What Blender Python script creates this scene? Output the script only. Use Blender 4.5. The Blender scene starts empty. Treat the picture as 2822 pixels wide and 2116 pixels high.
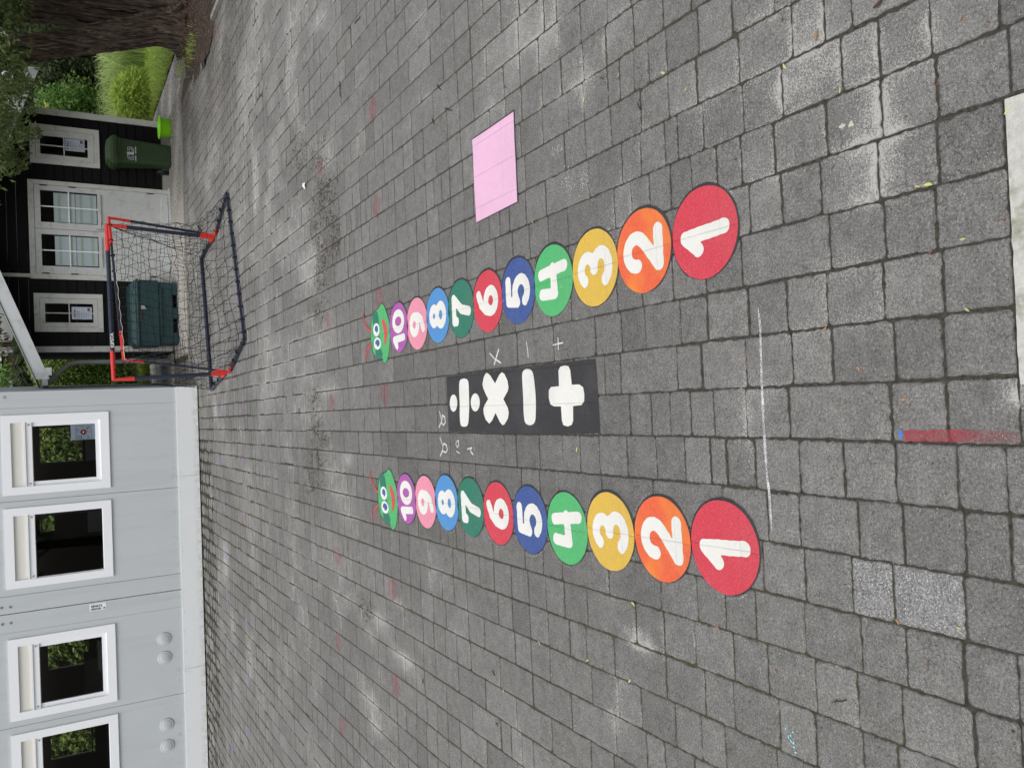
import bpy, bmesh, math, random
import numpy as np
from mathutils import Vector, Matrix
from mathutils.geometry import tessellate_polygon
JOINTS={7:[1.74,1.92,2.08,2.25,2.35,2.44,2.53,2.61,2.78,2.9,3.11,3.31],6:[1.47,1.56,1.68,1.9,2.1,2.25,2.41,2.6,2.78,2.94,3.28],5:[1.07,1.24,1.39,1.51,1.73,1.89,2.08,2.21,2.28,2.42,2.54,2.77,3.11,3.29,3.45],4:[1.05,1.23,1.39,1.57,1.77,1.91,2.02,2.15,2.26,2.38,2.49,2.6,2.94,3.1,3.27,3.43,3.61],3:[1.07,1.24,1.41,1.6,1.75,6.4,6.73,7.06,7.4,7.76,8.06],2:[1.07,1.25,1.4,1.58,1.93,2.1,2.27,2.45,2.61,4.6,5.91,6.25,6.57,6.9,7.23,7.58,7.89,8.21],1:[1.24,1.41,1.6,1.75,1.91,2.1,2.24,2.44,2.59,2.77,3.1,3.43,3.77,4.09,4.4,4.74,5.08,5.38,5.7,6.05,6.38,6.7,7.03,7.37,7.71,8.03,8.33],0:[1.08,1.25,1.39,1.59,1.74,1.93,2.14,2.27,2.61,4.59,4.92,5.39,5.56,5.88,6.19],-1:[1.07,1.25,1.41,1.76,1.94,2.09,2.21,2.32,2.43,2.56,4.41,4.75,5.08,5.38,5.71,6.04],-2:[1.23,1.4,1.57,1.73,1.91,2.04,2.12,2.25,2.41,2.59,2.78,2.92,3.06,3.26,3.48,3.6,3.93,4.25,4.57,4.91,5.24,5.38,5.54,5.85,6.2,6.52],-3:[1.22,1.39,1.53,1.74,1.87,2.07,4.4,4.73,5.07,5.37,5.77,5.89],-4:[1.23,1.43,1.56,1.73,1.9],-5:[1.24,1.4,1.54,1.74,1.94,2.08,2.22,2.42,2.75],-6:[1.22,1.42,1.56,1.71,1.9,2.05,2.24,2.41,2.58,2.92,3.1,3.26,3.42,3.59],-7:[1.55,1.72,1.86,2.06,2.2,2.41,2.74,2.94,3.07,3.25,3.42,3.59,3.74],-8:[1.88,2.11,2.23,2.37,2.57,2.72,2.91,3.25,3.42,3.58,3.91,4.1,4.4,4.58],11:[3.45,3.79,3.99,4.13,4.46,4.78,5.11],10:[2.96,3.06,3.29,3.62,3.78,3.96,4.29,4.62],9:[2.59,2.78,2.95,3.12,3.29,3.45,3.78,3.95,4.11,4.45],8:[2.11,2.26,2.43,2.61,2.77,2.94,3.1,3.29,3.95],-9:[2.55,2.75,3.08,3.42,3.75,4.09,4.27,4.43,4.6,4.76,5.07,5.4,5.73,6.06],-10:[3.26,3.59,3.93,4.26,4.58,4.77,4.92,5.25,5.58,5.92,6.25,6.61],-11:[3.77,4.1,4.44,4.77,4.91,5.09,5.71,6.08,6.44,6.77],19:[6.46],18:[5.86,6.0,6.35],17:[5.52,5.85,6.19],16:[5.33,5.66,6.01],15:[4.81,5.14,5.47,5.82],14:[4.31,4.65,4.98,5.3,5.63],13:[4.14,4.46,4.79,5.13,5.47],12:[3.63,3.8,3.97,4.3,4.63,4.95,5.28],-12:[4.59,4.75,4.92,5.26,5.58,5.91,6.26,6.62],-13:[5.42,5.75,5.93,6.08,6.44,6.79,7.1],-14:[5.91,6.6,6.93]}
HEAD={'outline':[[0.2052,-0.0543],[0.1853,-0.0941],[0.1587,-0.1161],[0.1357,-0.1342],[0.107,-0.1515],[0.0843,-0.1694],[0.0537,-0.1782],[0.0233,-0.187],[-0.0063,-0.1878],[-0.0646,-0.1773],[-0.1221,-0.1547],[-0.1596,-0.1383],[-0.1849,-0.115],[-0.2052,-0.0796],[-0.2037,-0.0547],[-0.189,-0.0353],[-0.1707,-0.0331],[-0.1748,0.0228],[-0.1639,0.0736],[-0.1427,0.1151],[-0.1088,0.1558],[-0.0666,0.1779],[-0.0346,0.1878],[0.0123,0.1869],[0.0588,0.1815],[0.0888,0.1689],[0.127,0.1465],[0.1471,0.1307],[0.162,0.0978],[0.1728,0.0439],[0.1863,-0.0096],[0.1993,-0.0281]],'patch1':[[0.1652,0.0447],[0.1389,0.0286],[0.1135,0.0202],[0.0857,0.0174],[0.0617,0.0218],[0.0647,0.0825],[0.0721,0.126],[0.0979,0.1355],[0.1228,0.1362],[0.1466,0.1263],[0.161,0.0891]],'patch2':[[-0.1004,0.1014],[-0.0946,0.0137],[-0.1182,-0.0178],[-0.1405,-0.034],[-0.1581,-0.0261],[-0.1718,-0.0033],[-0.1719,0.0354],[-0.16,0.0775],[-0.1433,0.1063]],'patch3':[[-0.0018,0.029],[-0.0191,0.0051],[-0.0378,0.0004],[-0.0336,0.05],[-0.0116,0.0913],[0.0021,0.0721]],'eye1':[[0.0297,0.0065],[0.0156,0.0111],[0.0033,0.0213],[-0.0058,0.0361],[-0.011,0.0542],[-0.0116,0.0737],[-0.0076,0.0928],[0.0007,0.1096],[0.0124,0.1224],[0.0265,0.1299],[0.0415,0.1313],[0.0559,0.1265],[0.0683,0.1159],[0.0774,0.1008],[0.0824,0.0825],[0.0827,0.0629],[0.0785,0.044],[0.0701,0.0275],[0.0584,0.0151],[0.0445,0.0078]],'eye2':[[-0.0661,-0.0109],[-0.079,-0.0061],[-0.0902,0.0049],[-0.0986,0.021],[-0.1033,0.0408],[-0.1038,0.0623],[-0.1001,0.0835],[-0.0925,0.1023],[-0.0817,0.1167],[-0.0688,0.1253],[-0.0551,0.1272],[-0.0418,0.1222],[-0.0305,0.1108],[-0.0222,0.0942],[-0.0177,0.0741],[-0.0175,0.0525],[-0.0214,0.0315],[-0.0291,0.0131],[-0.0399,-0.0008],[-0.0526,-0.0091]],'pupil1':[[0.0369,0.0341],[0.0291,0.0366],[0.0224,0.0419],[0.0173,0.0496],[0.0145,0.0589],[0.0141,0.069],[0.0163,0.0788],[0.0208,0.0873],[0.0272,0.0938],[0.0349,0.0976],[0.043,0.0982],[0.0509,0.0957],[0.0577,0.0903],[0.0627,0.0825],[0.0655,0.0731],[0.0658,0.0631],[0.0636,0.0533],[0.059,0.0449],[0.0527,0.0385],[0.045,0.0348]],'pupil2':[[-0.0612,0.0116],[-0.0685,0.0146],[-0.0748,0.0214],[-0.0794,0.0315],[-0.0819,0.0438],[-0.0821,0.0573],[-0.0799,0.0705],[-0.0755,0.0822],[-0.0693,0.0912],[-0.062,0.0966],[-0.0543,0.0979],[-0.0469,0.0949],[-0.0406,0.0879],[-0.036,0.0777],[-0.0335,0.0652],[-0.0335,0.0517],[-0.0358,0.0386],[-0.0402,0.027],[-0.0464,0.0182],[-0.0536,0.0129]],'glint1':[[0.0193,0.0649],[0.0175,0.0659],[0.016,0.0683],[0.0149,0.0719],[0.0145,0.0763],[0.0146,0.0812],[0.0153,0.086],[0.0166,0.0903],[0.0183,0.0936],[0.0202,0.0956],[0.0221,0.0962],[0.024,0.0952],[0.0255,0.0928],[0.0265,0.0892],[0.027,0.0847],[0.0268,0.0798],[0.0261,0.075],[0.0248,0.0708],[0.0231,0.0675],[0.0212,0.0654]],'glint2':[[-0.0737,0.0668],[-0.0757,0.0678],[-0.0774,0.0702],[-0.0786,0.0738],[-0.0793,0.0783],[-0.0792,0.0832],[-0.0785,0.088],[-0.0772,0.0922],[-0.0755,0.0955],[-0.0734,0.0975],[-0.0713,0.0981],[-0.0693,0.0971],[-0.0676,0.0946],[-0.0663,0.091],[-0.0657,0.0865],[-0.0658,0.0816],[-0.0665,0.0768],[-0.0678,0.0726],[-0.0695,0.0693],[-0.0716,0.0673]],'mouth':[[0.0943,-0.046],[0.0957,-0.0673],[0.0933,-0.0838],[0.0633,-0.1137],[0.028,-0.1386],[-0.0078,-0.1388],[-0.0451,-0.1223],[-0.0731,-0.0985],[-0.0823,-0.0825],[-0.077,-0.073],[-0.0413,-0.077],[0.0037,-0.0779],[0.041,-0.0653],[0.07,-0.0475]],'brow1':[[0.0584,0.1616],[0.0377,0.1568],[0.0049,0.1382],[0.005,0.1462],[0.0325,0.1682],[0.0514,0.1697]],'brow2':[[-0.0317,0.1469],[-0.062,0.1575],[-0.0908,0.1465],[-0.0902,0.1554],[-0.0611,0.1682],[-0.0339,0.1579]],'ant1':[[0.1701,0.3243],[0.1429,0.3246],[0.1089,0.305],[0.077,0.2713],[0.0538,0.2277],[0.0354,0.1824]],'ant2':[[-0.0528,0.1944],[-0.0736,0.2518],[-0.0967,0.2823],[-0.1209,0.2992],[-0.1457,0.3087],[-0.1677,0.3141]]}
HEADC=[[0.48, 5.298],[-0.659, 5.28]]
OPS={'panel':[[0.138,4.2504],[0.1452,3.7612],[0.1478,3.3537],[0.15,2.772],[-0.1653,2.7608],[-0.1736,3.1159],[-0.1792,3.5771],[-0.1783,3.9047],[-0.1821,4.2547]],'plus':[[0.1147,3.0597],[0.1307,3.0422],[0.1342,3.0098],[0.1303,2.9785],[0.1099,2.9645],[0.0464,2.9578],[0.0457,2.9006],[0.0327,2.8717],[0.0028,2.8644],[-0.0269,2.8674],[-0.0445,2.8888],[-0.0479,2.9552],[-0.1122,2.9587],[-0.1305,2.9718],[-0.1387,3.0037],[-0.1324,3.039],[-0.1125,3.0495],[-0.0481,3.0525],[-0.0474,3.1098],[-0.0379,3.1401],[-0.0082,3.1512],[0.0282,3.1482],[0.042,3.1277],[0.0434,3.0614]],'minus':[[0.1121,3.3868],[0.1328,3.369],[0.1366,3.3314],[0.129,3.2953],[0.1071,3.279],[0.0505,3.2703],[-0.0104,3.2664],[-0.0758,3.2718],[-0.1132,3.2794],[-0.1312,3.2989],[-0.1362,3.3313],[-0.1316,3.3633],[-0.1184,3.3809],[-0.0752,3.3866],[-0.0081,3.3837],[0.0544,3.3851]],'times':[[0.1366,3.7454],[0.1222,3.7138],[0.0781,3.6639],[0.1178,3.6182],[0.1326,3.5888],[0.1227,3.5609],[0.0892,3.5334],[0.0542,3.5244],[0.0346,3.5331],[-0.0041,3.5823],[-0.0193,3.5682],[-0.0496,3.5404],[-0.0744,3.5325],[-0.1042,3.5452],[-0.1342,3.5834],[-0.1369,3.6042],[-0.122,3.6289],[-0.0747,3.6722],[-0.1146,3.7133],[-0.1303,3.7453],[-0.1097,3.7843],[-0.0783,3.8038],[-0.052,3.8048],[-0.0313,3.7884],[-0.0008,3.7468],[0.0258,3.772],[0.0579,3.7971],[0.0791,3.8042],[0.115,3.7863],[0.1348,3.7622]],'divide':[[0.1003,4.0849],[0.115,4.0646],[0.1197,4.0208],[0.1114,3.9788],[0.0903,3.9663],[0.0308,3.9683],[-0.0234,3.9697],[-0.0775,3.9784],[-0.1264,3.989],[-0.1472,4.0091],[-0.1503,4.0462],[-0.1463,4.0831],[-0.127,4.0939],[-0.077,4.0954],[-0.0217,4.0876],[0.0339,4.0912]],'dot1':[[-0.0167,4.1201],[-0.0318,4.1239],[-0.0454,4.1321],[-0.0562,4.1439],[-0.0631,4.1582],[-0.0655,4.1737],[-0.0629,4.1887],[-0.0558,4.2019],[-0.0446,4.2119],[-0.0306,4.2177],[-0.0152,4.2186],[0.0002,4.2147],[0.014,4.2062],[0.0247,4.1941],[0.0314,4.1796],[0.0335,4.1641],[0.0307,4.1492],[0.0234,4.1363],[0.0123,4.1266],[-0.0015,4.121]],'dot2':[[-0.0173,3.8437],[-0.0323,3.8476],[-0.0458,3.8563],[-0.0564,3.869],[-0.0633,3.8845],[-0.0656,3.9013],[-0.063,3.9177],[-0.0559,3.9322],[-0.0448,3.9433],[-0.0309,3.9498],[-0.0156,3.951],[-0.0003,3.9469],[0.0133,3.9379],[0.024,3.9248],[0.0306,3.9091],[0.0326,3.8922],[0.0298,3.876],[0.0225,3.8618],[0.0114,3.8511],[-0.0023,3.8449]]}
PINK=[[1.387, 3.8061], [1.3875, 3.6152], [1.3914, 3.3596], [1.2632, 3.3617], [1.1341, 3.36], [0.9511, 3.3604], [0.9498, 3.4474], [0.9416, 3.7965], [1.1427, 3.804], [1.2975, 3.802]]
REDSPOT=[[2.042, 5.268], [1.992, 6.536], [1.366, 5.266], [0.726, 5.289], [0.697, 6.513], [0.022, 6.482], [0.062, 5.251], [-1.277, 5.263], [-1.948, 6.539], [-1.93, 5.267], [-2.621, 6.528], [-1.228, 6.476]]
PURSPOT=[[1.301, 10.154], [0.002, 11.442], [0.001, 10.152], [-0.661, 11.454], [-0.648, 10.162], [-1.301, 11.475], [-1.278, 10.169], [-1.952, 11.498], [-2.583, 11.491], [-2.61, 10.28], [-3.236, 11.54], [-3.297, 10.317], [-3.925, 11.519], [-3.964, 10.329], [-4.588, 11.544]]
LEAVES=[(1.13, 1.708, 'br'), (1.029, 1.582, 'BR'), (0.842, 1.516, 'ye'), (0.504, 1.264, 'YE'), (0.35, 1.181, 'ye'), (0.334, 1.267, 'br'), (0.635, 1.057, 'YE'), (0.896, 1.155, 'br'), (0.858, 1.091, 'rd'), (1.036, 1.379, 'RD'), (0.757, 1.225, 'rd'), (0.374, 1.08, 'rd'), (0.985, 1.705, 'ta'), (0.507, 1.293, 'ye'), (0.165, 1.609, 'or'), (0.039, 1.501, 'or'), (0.172, 1.178, 'ye'), (-0.048, 1.366, 'or'), (-0.068, 1.347, 'rd'), (-0.055, 1.549, 'br'), (0.096, 1.944, 'or'), (-0.913, 1.862, 'or'), (-0.749, 1.336, 'br'), (-0.659, 1.418, 'or'), (-0.638, 1.244, 'ye'), (-0.833, 2.116, 'or'), (1.246, 2.766, 'ta'), (1.261, 2.527, 'ye'), (1.072, 2.15, 'ye'), (1.174, 2.262, 'ta'), (1.338, 2.203, 'rd'), (1.333, 2.406, 'rd'), (1.335, 2.439, 'rd'), (0.854, 2.832, 'gr'), (0.82, 3.225, 'gr'), (0.485, 3.004, 'ye'), (-0.24, 2.934, 'YE'), (-0.844, 2.586, 'YE'), (-1.302, 3.228, 'gr'), (-1.514, 3.707, 'ta'), (-1.178, 3.328, 'ta'), (-1.157, 2.925, 'ta'), (-1.159, 2.633, 'ta'), (-1.6, 6.536, 'ta'), (-2.2, 5.853, 'ye'), (1.242, 6.174, 'ye'), (1.483, 6.455, 'ye'), (0.682, 7.742, 'ye'), (-0.073, 6.862, 'ye'), (-0.274, 7.07, 'ye')]
TWIGS=[(1.099, 2.411, 0.05), (1.292, 2.639, 0.02), (1.537, 3.425, 0.02), (-0.935, 1.623, 0.06), (1.808, 4.185, 0.06), (1.643, 4.074, 0.1), (2.423, 5.943, 0.12), (2.764, 5.496, 0.12), (-1.449, 3.81, 0.03), (-1.712, 3.799, 0.03), (-0.046, 7.469, 0.06), (1.642, 4.283, 0.05), (-1.449, 3.811, 0.03), (-1.714, 3.801, 0.03), (-1.768, 4.78, 0.03), (1.756, 6.755, 0.05)]
CHIPS=[[-1.086, 1.833], [-1.088, 1.804], [-1.11, 1.821], [-1.102, 1.814], [-1.118, 1.813], [-1.121, 1.802], [-1.134, 1.801], [-1.148, 1.795], [-1.107, 1.823], [-1.12, 1.809]]
CHALKLINE=[[0.257, 1.863], [0.192, 1.857], [0.083, 1.861], [-0.016, 1.862], [-0.09, 1.863], [-0.189, 1.862], [-0.288, 1.858], [-0.327, 1.854]]
CHALKLINE2=[[-0.39, 1.852], [-0.42, 1.851], [-0.46, 1.85]]
CHALK=[[[[0.235,3.704],[0.205,3.657],[0.18,3.592]],[[0.249,3.61],[0.209,3.638],[0.178,3.662]]],[[[0.267,3.332],[0.228,3.322],[0.192,3.319]]],[[[0.26,3.051],[0.234,3.051],[0.208,3.052]],[[0.232,3.095],[0.234,3.056],[0.236,3.013]]],[[[-0.064,4.365],[-0.105,4.344],[-0.119,4.338],[-0.156,4.382]],[[-0.119,4.338],[-0.085,4.326],[-0.095,4.295],[-0.125,4.287],[-0.144,4.316],[-0.129,4.342]]],[[[-0.218,4.372],[-0.267,4.336],[-0.295,4.347],[-0.323,4.377]],[[-0.267,4.336],[-0.25,4.322],[-0.259,4.288],[-0.286,4.275],[-0.303,4.3],[-0.296,4.342]]],[[[-0.239,4.155],[-0.228,4.124],[-0.254,4.122],[-0.268,4.143],[-0.252,4.159],[-0.239,4.155]],[[-0.291,4.153],[-0.3,4.116]]],[[[-0.273,4.013],[-0.265,3.963]],[[-0.269,3.977],[-0.288,3.972],[-0.3,3.949]]]]
REDBAND=[[-0.134, 1.372], [-0.132, 1.364], [-0.129, 1.244], [-0.133, 1.071], [-0.16, 1.071], [-0.161, 1.198], [-0.163, 1.37]]
BLUEDAB=[[-0.133, 1.383], [-0.132, 1.377], [-0.145, 1.374], [-0.157, 1.377], [-0.156, 1.382], [-0.144, 1.385]]
DUST=[(1.08,1.61,0.8,0.064,0.082),(0.91,1.71,0.8,0.066,0.127),(0.94,1.58,0.6,0.064,0.079),(0.75,1.4,1.0,0.089,0.068),(0.94,1.42,0.6,0.06,0.071),(0.89,1.25,0.7,0.065,0.031),(0.67,1.39,0.8,0.02,0.045),(0.57,1.41,0.9,0.03,0.045),(0.52,1.45,0.8,0.025,0.057),(0.66,1.75,0.5,0.028,0.029),(0.65,1.51,0.5,0.041,0.049),(0.34,1.54,0.5,0.052,0.072),(0.2,1.45,0.35,0.061,0.1),(0.3,1.38,0.3,0.079,0.085),(-0.04,1.08,0.9,0.01,0.015),(1.06,1.89,0.4,0.071,0.145),(1.2,1.79,0.6,0.034,0.094),(-0.98,2.59,0.9,0.027,0.059),(-0.98,2.52,0.8,0.017,0.057),(-1.2,2.69,0.5,0.046,0.076),(-1.33,2.76,0.6,0.062,0.079),(-1.4,2.67,0.4,0.045,0.076),(-1.5,3.67,0.2,0.115,0.376),(0.97,2.07,0.4,0.15,0.108),(0.72,1.85,0.4,0.058,0.062),(1.86,4.4,0.5,0.085,0.109),(3.2,6.4,0.8,0.114,0.307),(1.93,6.79,0.5,0.184,0.131),(3.68,8.96,0.8,0.23,0.147),(2.79,8.93,0.9,0.193,0.211),(2.46,8.89,1.0,0.193,0.174),(2.26,9.02,0.8,0.196,0.177),(4.2,8.86,0.7,0.188,0.183),(3.44,7.84,0.5,0.136,0.287),(3.55,7.28,0.9,0.159,0.256),(3.68,8.26,0.8,0.142,0.192),(2.05,6.36,0.9,0.144,0.241),(2.26,6.64,0.6,0.119,0.21),(1.83,7.8,0.3,0.173,0.204),(1.66,7.3,0.5,0.196,0.299),(1.42,6.75,0.8,0.122,0.311),(1.29,7.11,0.9,0.16,0.391),(1.12,6.79,0.7,0.154,0.411),(0.75,6.63,0.5,0.182,0.392),(0.55,6.76,0.6,0.093,0.498),(0.15,6.81,0.5,0.157,0.31),(-0.07,6.95,0.7,0.16,0.421),(0.2,6.5,0.6,0.06,0.286),(-0.37,6.67,0.6,0.155,0.393),(-0.6,6.5,0.6,0.182,0.377),(-0.81,6.16,0.5,0.174,0.262),(-0.38,6.1,0.9,0.034,0.131),(0.98,5.23,0.2,0.074,0.137),(0.9,5.54,0.3,0.078,0.113),(0.96,5.61,0.4,0.052,0.115),(0.27,5.11,0.2,0.049,0.193),(0.21,11.94,0.8,0.209,0.228),(0.01,11.84,0.6,0.155,0.225),(-0.55,11.82,0.4,0.313,0.224),(-1.82,11.53,0.9,0.311,0.268),(-2.13,11.59,0.7,0.208,0.271),(-2.73,11.19,0.7,0.305,0.257),(-3.57,11.11,0.7,0.306,0.257),(-4.17,11.22,0.6,0.311,0.265),(-0.74,9.93,0.3,0.445,0.303),(-1.31,8.91,0.4,0.243,0.333),(-0.66,8.49,0.3,0.308,0.304),(-1.51,5.59,0.8,0.067,0.19),(-1.56,5.45,0.6,0.053,0.147),(-1.7,5.19,0.9,0.051,0.17),(-1.7,5.0,0.7,0.049,0.16),(-1.52,4.8,0.5,0.059,0.149),(-1.32,4.25,0.5,0.064,0.123),(-2.18,5.74,0.8,0.111,0.163),(-2.35,5.68,0.8,0.083,0.201),(-2.22,5.38,0.6,0.066,0.183),(-1.32,5.15,0.6,0.038,0.166),(-1.55,5.9,0.5,0.085,0.167),(-1.68,5.76,0.6,0.083,0.161),(-2.11,5.97,0.5,0.143,0.173),(-1.39,6.23,0.4,0.088,0.269),(-2.28,7.49,0.3,0.21,0.372),(-1.14,4.09,0.4,0.042,0.093)]
LITTER=[(2.05,6.56,0.148,0.254),(1.75,6.34,0.116,0.238),(1.5,6.28,0.115,0.187),(1.29,6.21,0.143,0.183),(1.76,6.6,0.149,0.204),(1.48,6.74,0.122,0.159),(1.26,6.56,0.15,0.2),(1.09,6.64,0.151,0.203),(0.8,6.73,0.092,0.206),(0.06,6.94,0.127,0.163),(-0.19,6.97,0.096,0.217),(-0.28,6.71,0.093,0.204),(-0.45,7.01,0.097,0.324),(-0.68,7.09,0.131,0.331),(2.23,7.1,0.19,0.346),(-1.53,5.82,0.084,0.163)]
CAM=(2222.683,0.5199427,-0.0331382,-0.0196821)
EXPO=0.05

random.seed(7); rng = np.random.default_rng(7)
SC = bpy.context.scene; COL = SC.collection
R = math.radians
# ------------------------------------------------------------------ camera (held in portrait, so the picture lies on its side)
CAM_H = 2.0
_f, _th, _ro, _az = CAM
Fv = Vector((-math.sin(_az)*math.cos(_th), math.cos(_az)*math.cos(_th), -math.sin(_th)))
Rv = Vector((math.cos(_az), math.sin(_az), 0)); Uv = Rv.cross(Fv)
R2 = Rv*math.cos(_ro) + Uv*math.sin(_ro); U2 = Uv*math.cos(_ro) - Rv*math.sin(_ro)
cd_ = bpy.data.cameras.new('camera'); cam = bpy.data.objects.new('camera', cd_); COL.objects.link(cam)
m3 = Matrix((-U2, R2, -Fv)).transposed()
cam.matrix_world = Matrix.Translation((0, 0, CAM_H)) @ m3.to_4x4()
cd_.sensor_width = 36; cd_.lens = _f/2822*36; cd_.clip_end = 500; cd_.clip_start = .05
SC.camera = cam
# ------------------------------------------------------------------ overcast daylight
W = bpy.data.worlds.new('World'); SC.world = W; W.use_nodes = True
nt = W.node_tree; nt.nodes.clear()
sky = nt.nodes.new('ShaderNodeTexSky'); sky.sky_type = 'NISHITA'; sky.sun_disc = False
SUN_EL, SUN_AZ = R(62), R(200)
sky.sun_elevation = SUN_EL; sky.sun_rotation = SUN_AZ; sky.dust_density = 4; sky.air_density = 1.2
hs = nt.nodes.new('ShaderNodeHueSaturation'); hs.inputs['Saturation'].default_value = .30
bg = nt.nodes.new('ShaderNodeBackground'); bg.inputs['Strength'].default_value = .15
ow = nt.nodes.new('ShaderNodeOutputWorld')
nt.links.new(sky.outputs[0], hs.inputs['Color']); nt.links.new(hs.outputs[0], bg.inputs[0]); nt.links.new(bg.outputs[0], ow.inputs[0])
sl = bpy.data.lights.new('sun', 'SUN'); sl.energy = 1.0; sl.angle = R(35); sl.color = (1, .97, .92)
so = bpy.data.objects.new('sun', sl); COL.objects.link(so)
sd = Vector((math.sin(SUN_AZ)*math.cos(SUN_EL), math.cos(SUN_AZ)*math.cos(SUN_EL), math.sin(SUN_EL)))
so.rotation_euler = (-sd).to_track_quat('-Z', 'Y').to_euler()
SC.view_settings.view_transform = 'Standard'; SC.view_settings.look = 'None'
SC.view_settings.exposure = EXPO; SC.view_settings.gamma = 1
SC.render.resolution_x = 1024; SC.render.resolution_y = 767

# ------------------------------------------------------------------ helpers
def tag(o, label=None, cat=None, group=None, kind=None):
    if label: o['label'] = label
    if cat: o['category'] = cat
    if group: o['group'] = group
    if kind: o['kind'] = kind
    return o
def empty(name, loc=(0, 0, 0), rz=0, label=None, cat=None, group=None):
    o = bpy.data.objects.new(name, None); COL.objects.link(o); o.location = loc; o.rotation_euler = (0, 0, rz)
    o.empty_display_size = .1
    return tag(o, label, cat, group)
def mesh_obj(name, V, F, mats, parent=None, mi=None, smooth=False, loc=None):
    me = bpy.data.meshes.new(name); me.from_pydata([tuple(v) for v in V], [], F)
    for m in (mats if isinstance(mats, (list, tuple)) else [mats]): me.materials.append(m)
    if mi is not None: me.polygons.foreach_set('material_index', mi)
    if smooth: me.polygons.foreach_set('use_smooth', [True]*len(me.polygons))
    me.update()
    o = bpy.data.objects.new(name, me); COL.objects.link(o)
    if parent: o.parent = parent
    if loc: o.location = loc
    return o
class MB:
    def __init__(s): s.V = []; s.F = []; s.M = []
    def add(s, V, F, m=0):
        n = len(s.V); s.V += [tuple(v) for v in V]; s.F += [tuple(i+n for i in f) for f in F]; s.M += [m]*len(F); return s
    def box(s, a, b, m=0, bev=0):
        x0, y0, z0 = a; x1, y1, z1 = b
        if bev <= 0:
            return s.add([(x0,y0,z0),(x1,y0,z0),(x1,y1,z0),(x0,y1,z0),(x0,y0,z1),(x1,y0,z1),(x1,y1,z1),(x0,y1,z1)],
                [(0,3,2,1),(4,5,6,7),(0,1,5,4),(1,2,6,5),(2,3,7,6),(3,0,4,7)], m)
        bm = bmesh.new(); bmesh.ops.create_cube(bm, size=1)
        for v in bm.verts: v.co = Vector(((x0+x1)/2+v.co.x*(x1-x0), (y0+y1)/2+v.co.y*(y1-y0), (z0+z1)/2+v.co.z*(z1-z0)))
        bmesh.ops.bevel(bm, geom=bm.edges[:], offset=bev, segments=2, affect='EDGES')
        bm.verts.index_update(); s.add([v.co for v in bm.verts], [[v.index for v in f.verts] for f in bm.faces], m); bm.free(); return s
    def hexa(s, B, T, m=0):
        return s.add(list(B)+list(T), [(0,3,2,1),(4,5,6,7),(0,1,5,4),(1,2,6,5),(2,3,7,6),(3,0,4,7)], m)
    def tube(s, P, r, n=8, m=0, caps=True, sq=None):
        P = [Vector(p) for p in P]; rs = r if isinstance(r, (list, tuple)) else [r]*len(P)
        base = len(s.V); up = None
        for i, p in enumerate(P):
            t = (P[min(i+1, len(P)-1)]-P[max(i-1, 0)]).normalized()
            if up is None: up = t.cross(Vector((0, 0, 1)) if abs(t.z) < .9 else Vector((1, 0, 0))).normalized()
            up = (up-t*up.dot(t)).normalized(); w = t.cross(up)
            for j in range(n):
                a = 2*math.pi*(j+.5)/n; q = p+up*math.cos(a)*rs[i]*(sq[0] if sq else 1)+w*math.sin(a)*rs[i]*(sq[1] if sq else 1); s.V.append(tuple(q))
        for i in range(len(P)-1):
            for j in range(n):
                s.F.append((base+i*n+j, base+i*n+(j+1)%n, base+(i+1)*n+(j+1)%n, base+(i+1)*n+j)); s.M.append(m)
        if caps:
            s.F.append(tuple(base+j for j in reversed(range(n)))); s.F.append(tuple(base+(len(P)-1)*n+j for j in range(n))); s.M += [m, m]
        return s
    def frame(s, x0, x1, z0, z1, w, y0, y1, m=0, wb=None):
        """picture frame in the XZ plane, members butted"""
        wl, wr, wbt, wt = (w if isinstance(w, tuple) else (w, w, w, w))
        s.box((x0, y0, z0), (x0+wl, y1, z1), m); s.box((x1-wr, y0, z0), (x1, y1, z1), m)
        s.box((x0+wl, y0, z0), (x1-wr, y1, z0+wbt), m); s.box((x0+wl, y0, z1-wt), (x1-wr, y1, z1), m); return s
    def poly(s, pts, z, m=0, th=0):
        tri = tessellate_polygon([[Vector((p[0], p[1], 0)) for p in pts]])
        V = [(p[0], p[1], z) for p in pts]; F = []
        for t in tri:
            a, b, c = (Vector(V[i]) for i in t)
            F.append(tuple(t) if (b-a).cross(c-a).z > 0 else tuple(reversed(t)))
        s.add(V, F, m)
        return s
    def out(s, name, mats, parent=None, smooth=False, loc=None): return mesh_obj(name, s.V, s.F, mats, parent, s.M, smooth, loc)
def panel_with_holes(mb, x0, x1, z0, z1, holes, y0, y1, m=0):
    """wall slab in XZ with rectangular holes (sorted, non overlapping in x)"""
    holes = sorted(holes); x = x0
    for (a, b, c, d) in holes:
        if a > x: mb.box((x, y0, z0), (a, y1, z1), m)
        if c > z0: mb.box((a, y0, z0), (b, y1, c), m)
        if d < z1: mb.box((a, y0, d), (b, y1, z1), m)
        x = b
    if x < x1: mb.box((x, y0, z0), (x1, y1, z1), m)
def copy_tree(o, parent=None):
    c = o.copy(); COL.objects.link(c); c.parent = parent
    for ch in list(o.children): copy_tree(ch, c)
    return c
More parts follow.
